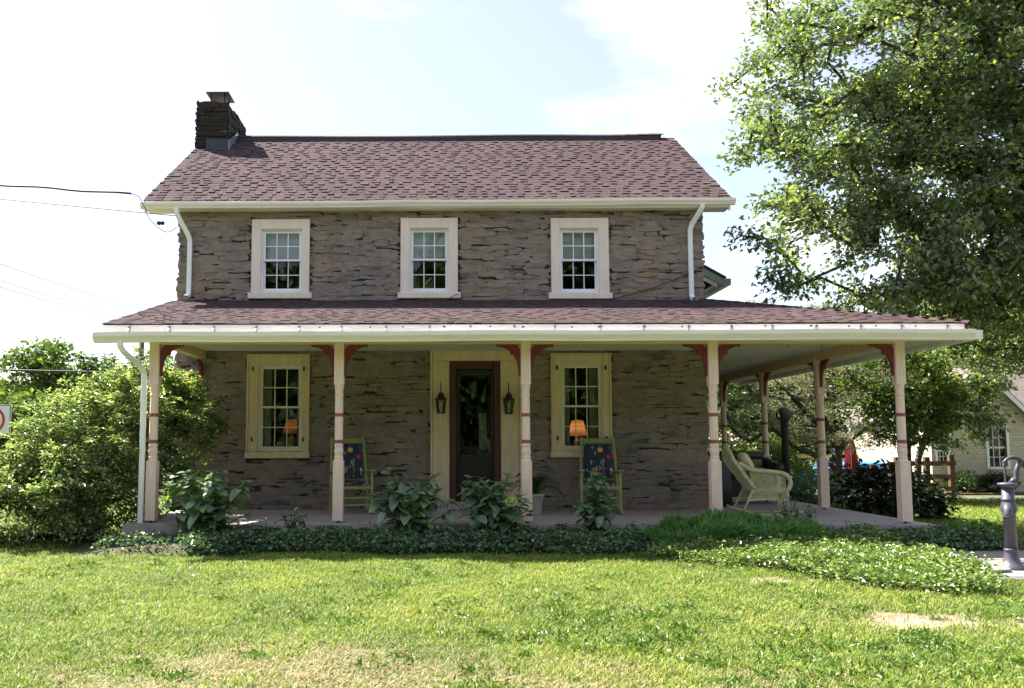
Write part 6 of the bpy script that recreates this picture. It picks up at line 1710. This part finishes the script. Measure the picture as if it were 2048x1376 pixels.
# ------------------------------------------------------------------ ground covers
def scatter(g, n_, x0, x1, y0, y1, keep):
    x = g.uniform(x0, x1, n_); y_ = g.uniform(y0, y1, n_); m_ = keep(x, y_); return x[m_], y_[m_]
g = np.random.default_rng(17)
def cover(name, label, x, y_, hmax, L, W, mat, up=0.55, tall=1.0):
    n_ = len(x); lump = 0.5 + 0.5 * np.sin(x * 6.3 + 2 * np.sin(y_ * 5)) * np.sin(y_ * 7.9 + 1.5 * np.sin(x * 4))
    l2 = 0.5 + 0.5 * np.sin(x * 17 + 3 * np.sin(y_ * 13)) * np.sin(y_ * 19 + 2 * np.sin(x * 15))
    kp = g.random(n_) < np.clip(0.45 + 1.0 * lump + 0.5 * l2, 0.3, 1.0); x, y_, lump, l2 = x[kp], y_[kp], lump[kp], l2[kp]; n_ = len(x)
    z = ground_z(x, y_) + g.random(n_) ** 0.7 * hmax * (0.2 + 0.8 * lump + 0.4 * l2) + np.where(g.random(n_) < .03, g.uniform(0.02, .10, n_), 0) + 0.01
    D = rand_dirs(g, n_); D[:, 2] = np.abs(D[:, 2]) * 0.5 * tall; D[:, 1] -= 0.25; D = unit(D); N = unit(rand_dirs(g, n_) * (1 - up) + np.array([0, -0.35, 0.8]) * up)
    Ls = L * g.uniform(.6, 1.3, n_); V, F = leaf_mesh_arrays(np.stack([x, y_, z], 1), D, N, Ls, Ls * W)
    o = npmesh(name, V, F, mat); o['kind'] = 'stuff'; o['label'] = label; return o
def keep_bed(x, y_): return (y_ > bed_edge(x) - 0.03 - 0.10 * g.random(len(x)) ** 3) & (y_ < 11.86) & (g.random(len(x)) < np.where(x < -3.2, 0.12, 1.0)) & ~((x > 2.7) & (poly_dist(x, y_, BANK) > 0))
x, y_ = scatter(g, 66000, -4.35, 7.2, 10.6, 11.9, keep_bed)
cover('ivy_ground_cover', 'dark green ivy filling the bed along the porch', x, y_, 0.145, 0.046, 0.85, 'leaf_ivy')
x, y_ = scatter(g, 66000, 2.3, 6.2, 8.0, 11.6, lambda x, y_: poly_dist(x, y_, BANK) > -0.02 - 0.22 * g.random(len(x)) ** 4)
cover('bank_ground_cover', 'sunlit bank of glossy vinca in front of the porch corner', x, y_, 0.165, 0.047, 0.6, 'leaf_vinca')
# feathery tall weeds in the shade
x, y_ = scatter(g, 26000, 2.5, 4.7, 10.75, 11.75, lambda x, y_: ((x - 3.65) / 1.15) ** 2 + ((y_ - 11.2) / 0.5) ** 2 < 1)
n_ = len(x); z = ground_z(x, y_) + 0.08 + 0.24 * g.random(n_) * (1 - ((x - 3.65) / 1.2) ** 2).clip(0.1, 1); D = rand_dirs(g, n_); D[:, 2] = np.abs(D[:, 2]) + 0.15; D = unit(D); z = z + 0.09 * np.sin(x * 9 + 2 * np.sin(y_ * 8)) * np.sin(y_ * 11 + x * 3)
V, F = leaf_mesh_arrays(np.stack([x, y_, z], 1), D, unit(rand_dirs(g, n_) + np.array([0, -.3, .6])), g.uniform(.05, .13, n_), g.uniform(.010, .020, n_), 0.05)
o = npmesh('feathery_weeds', V, F, 'leaf_weed'); o['kind'] = 'stuff'; o['label'] = 'feathery bright green weeds below the fourth porch post'

# ------------------------------------------------------------------ lawn grass
def grass(name, label, x, y_, h, w, seed, dryf=None):
    g = np.random.default_rng(seed); n_ = len(x); z = ground_z(x, y_)
    dry = dry_amount(x, y_); is_dry = g.random(n_) < dry
    cl = 0.5 + 0.5 * np.sin(x * 8.3 + 2.5 * np.sin(y_ * 6.1)) * np.sin(y_ * 9.7 + 2 * np.sin(x * 7.7)); c2 = 0.5 + 0.5 * np.sin(x * 31 + 3 * np.sin(y_ * 23)) * np.sin(y_ * 37 + 2 * np.sin(x * 29))
    hh = h * g.uniform(.5, 1.35, n_) * np.where(is_dry, .8, 1.0) * (0.62 + 0.45 * cl + 0.35 * c2); a = g.uniform(0, 2 * np.pi, n_); lean = g.uniform(.1, .9, n_) + np.where(is_dry, .6, 0)
    d = np.stack([np.cos(a) * lean, np.sin(a) * lean, np.ones(n_)], 1); d = unit(d)
    P = np.stack([x, y_, z - .004], 1); s = np.stack([-np.sin(a), np.cos(a), np.zeros(n_)], 1); s = unit(s + .5 * g.normal(size=(n_, 3)) * np.array([1, 1, 0]))
    ww = (w * g.uniform(.7, 1.3, n_))[:, None]; m_ = P + d * hh[:, None] * .55; tip = P + d * hh[:, None] + np.stack([np.cos(a), np.sin(a), -.4 * np.ones(n_)], 1) * (hh * .28)[:, None]
    V = np.stack([P - s * ww / 2, P + s * ww / 2, m_ + s * ww * .42, tip, m_ - s * ww * .42], 1).reshape(-1, 3)
    b_ = np.arange(n_)[:, None] * 5; F = np.concatenate([b_ + np.array([0, 1, 2]), b_ + np.array([0, 2, 4]), b_ + np.array([4, 2, 3])], 1).reshape(-1, 3)
    o = npmesh(name, V, F, 'grass', attrs={'dry': np.repeat(np.where(is_dry, g.uniform(.6, 1, n_), g.uniform(0, .25, n_)), 5)}); o['kind'] = 'stuff'; o['label'] = label; return o
g = np.random.default_rng(23)
def open_lawn(x, y_):
    ok = (y_ < bed_edge(x) + 0.05) | (x < -4.7)
    ok &= poly_dist(x, y_, BANK) < 0.03
    ok &= ~((x > 5.5) & (x < 7.15) & (y_ > 9.15) & (y_ < 10.2)); ok &= ~((x > 5.55) & (y_ > 10.1) & (y_ < 11.1))
    ok &= g.random(len(x)) > 0.88 * bare_amount(x, y_)
    ok &= (np.abs(x - 0.085 * y_) < 0.66 * y_ + 0.3)
    return ok
N_ = 460000
yy = 4.9 + (11.15 - 4.9) * g.random(N_) ** 1.15; xx = g.uniform(-6.6, 7.8, N_); k_ = open_lawn(xx, yy)
grass('grass', 'short sunlit lawn grass with dry straw patches', xx[k_], yy[k_], 0.052, 0.0068, 24)
x1_ = g.uniform(5.5, 16, 90000); y1_ = g.uniform(11.1, 21.5, 90000); kk = (x1_ > 6.7) | (y1_ < 11.6); kk &= x1_ < 0.72 * y1_ + .8; kk &= ~((y1_ < 11.9) & (x1_ < 7.3))
grass('grass_beyond', 'shaded and sunlit grass between the porch and the cottage', x1_[kk], y1_[kk], 0.075, 0.014, 25)
x1_ = g.uniform(-13, -4.9, 40000); y1_ = g.uniform(11.0, 24, 40000); kk = np.abs(x1_) < .6 * y1_ + 1
grass('grass_beside', 'bright grass left of the house beyond the bush', x1_[kk], y1_[kk], 0.07, 0.014, 26)
# broad-leaved weeds and clover in the lawn
cx = np.concatenate([g.uniform(-4.5, 5.5, 150), g.normal(1.2, .7, 50), g.normal(3.0, .8, 60)]); cy = np.concatenate([5.2 + 5.4 * g.random(150), g.normal(7.0, .5, 50), g.normal(6.3, .5, 60)]); kk = open_lawn(cx, cy); C = np.stack([cx, cy], 1)[kk]
per = 30; spr = np.repeat(g.uniform(.03, .13, len(C)), per); x = np.repeat(C[:, 0], per) + g.normal(size=len(C) * per) * spr; y_ = np.repeat(C[:, 1], per) + g.normal(size=len(C) * per) * spr * .8; n_ = len(x)
D = rand_dirs(g, n_); D[:, 2] = np.abs(D[:, 2]) * .6 + .15; D = unit(D); V, F = leaf_mesh_arrays(np.stack([x, y_, ground_z(x, y_) + .02], 1), D, unit(rand_dirs(g, n_) * .5 + np.array([0, -.2, .8])), g.uniform(.035, .07, n_), g.uniform(.014, .026, n_))
o = npmesh('lawn_weeds', V, F, 'leaf_clover'); o['kind'] = 'stuff'; o['label'] = 'broad leaved weeds and clover dotted through the lawn'

# ------------------------------------------------------------------ wood across the road, behind the viewer (mirrored in the panes)
g = np.random.default_rng(77); n_ = 34000
x = g.uniform(-45, 45, n_); top = 13 + 2.5 * np.sin(x * .31) + 1.5 * np.sin(x * .83 + 1); z = -0.4 + top * g.random(n_) ** .8; y_ = -26 + g.normal(size=n_) * 2.2
D = rand_dirs(g, n_); V, F = leaf_mesh_arrays(np.stack([x, y_, z], 1), D, rand_dirs(g, n_), g.uniform(.9, 1.6, n_), g.uniform(.5, .9, n_))
o = npmesh('woodland', V, F, 'leaf_far'); o['kind'] = 'stuff'; o['label'] = 'wood across the road mirrored in the window panes'

# leaf litter dropped on the lawn
g = np.random.default_rng(91); n_ = 420; x = g.uniform(-5.5, 6, n_); y_ = 5.2 + 5.6 * g.random(n_); kk = open_lawn(x, y_); x, y_ = x[kk], y_[kk]; n_ = len(x)
D = rand_dirs(g, n_); D[:, 2] *= .25; D = unit(D); V, F = leaf_mesh_arrays(np.stack([x, y_, ground_z(x, y_) + g.uniform(.02, .055, n_)], 1), D, unit(rand_dirs(g, n_) * .5 + np.array([0, 0, 1])), g.uniform(.03, .07, n_), g.uniform(.015, .035, n_), .3)
M['leaf_litter'] = leafmat('dead_leaf', [(0.0, (0.10, 0.055, 0.03)), (0.6, (0.24, 0.15, 0.08)), (1.0, (0.42, 0.33, 0.2))], 0.7, 0.2, 0.3)
o = npmesh('fallen_leaves', V, F, 'leaf_litter'); o['kind'] = 'stuff'; o['label'] = 'dead leaves scattered over the lawn'
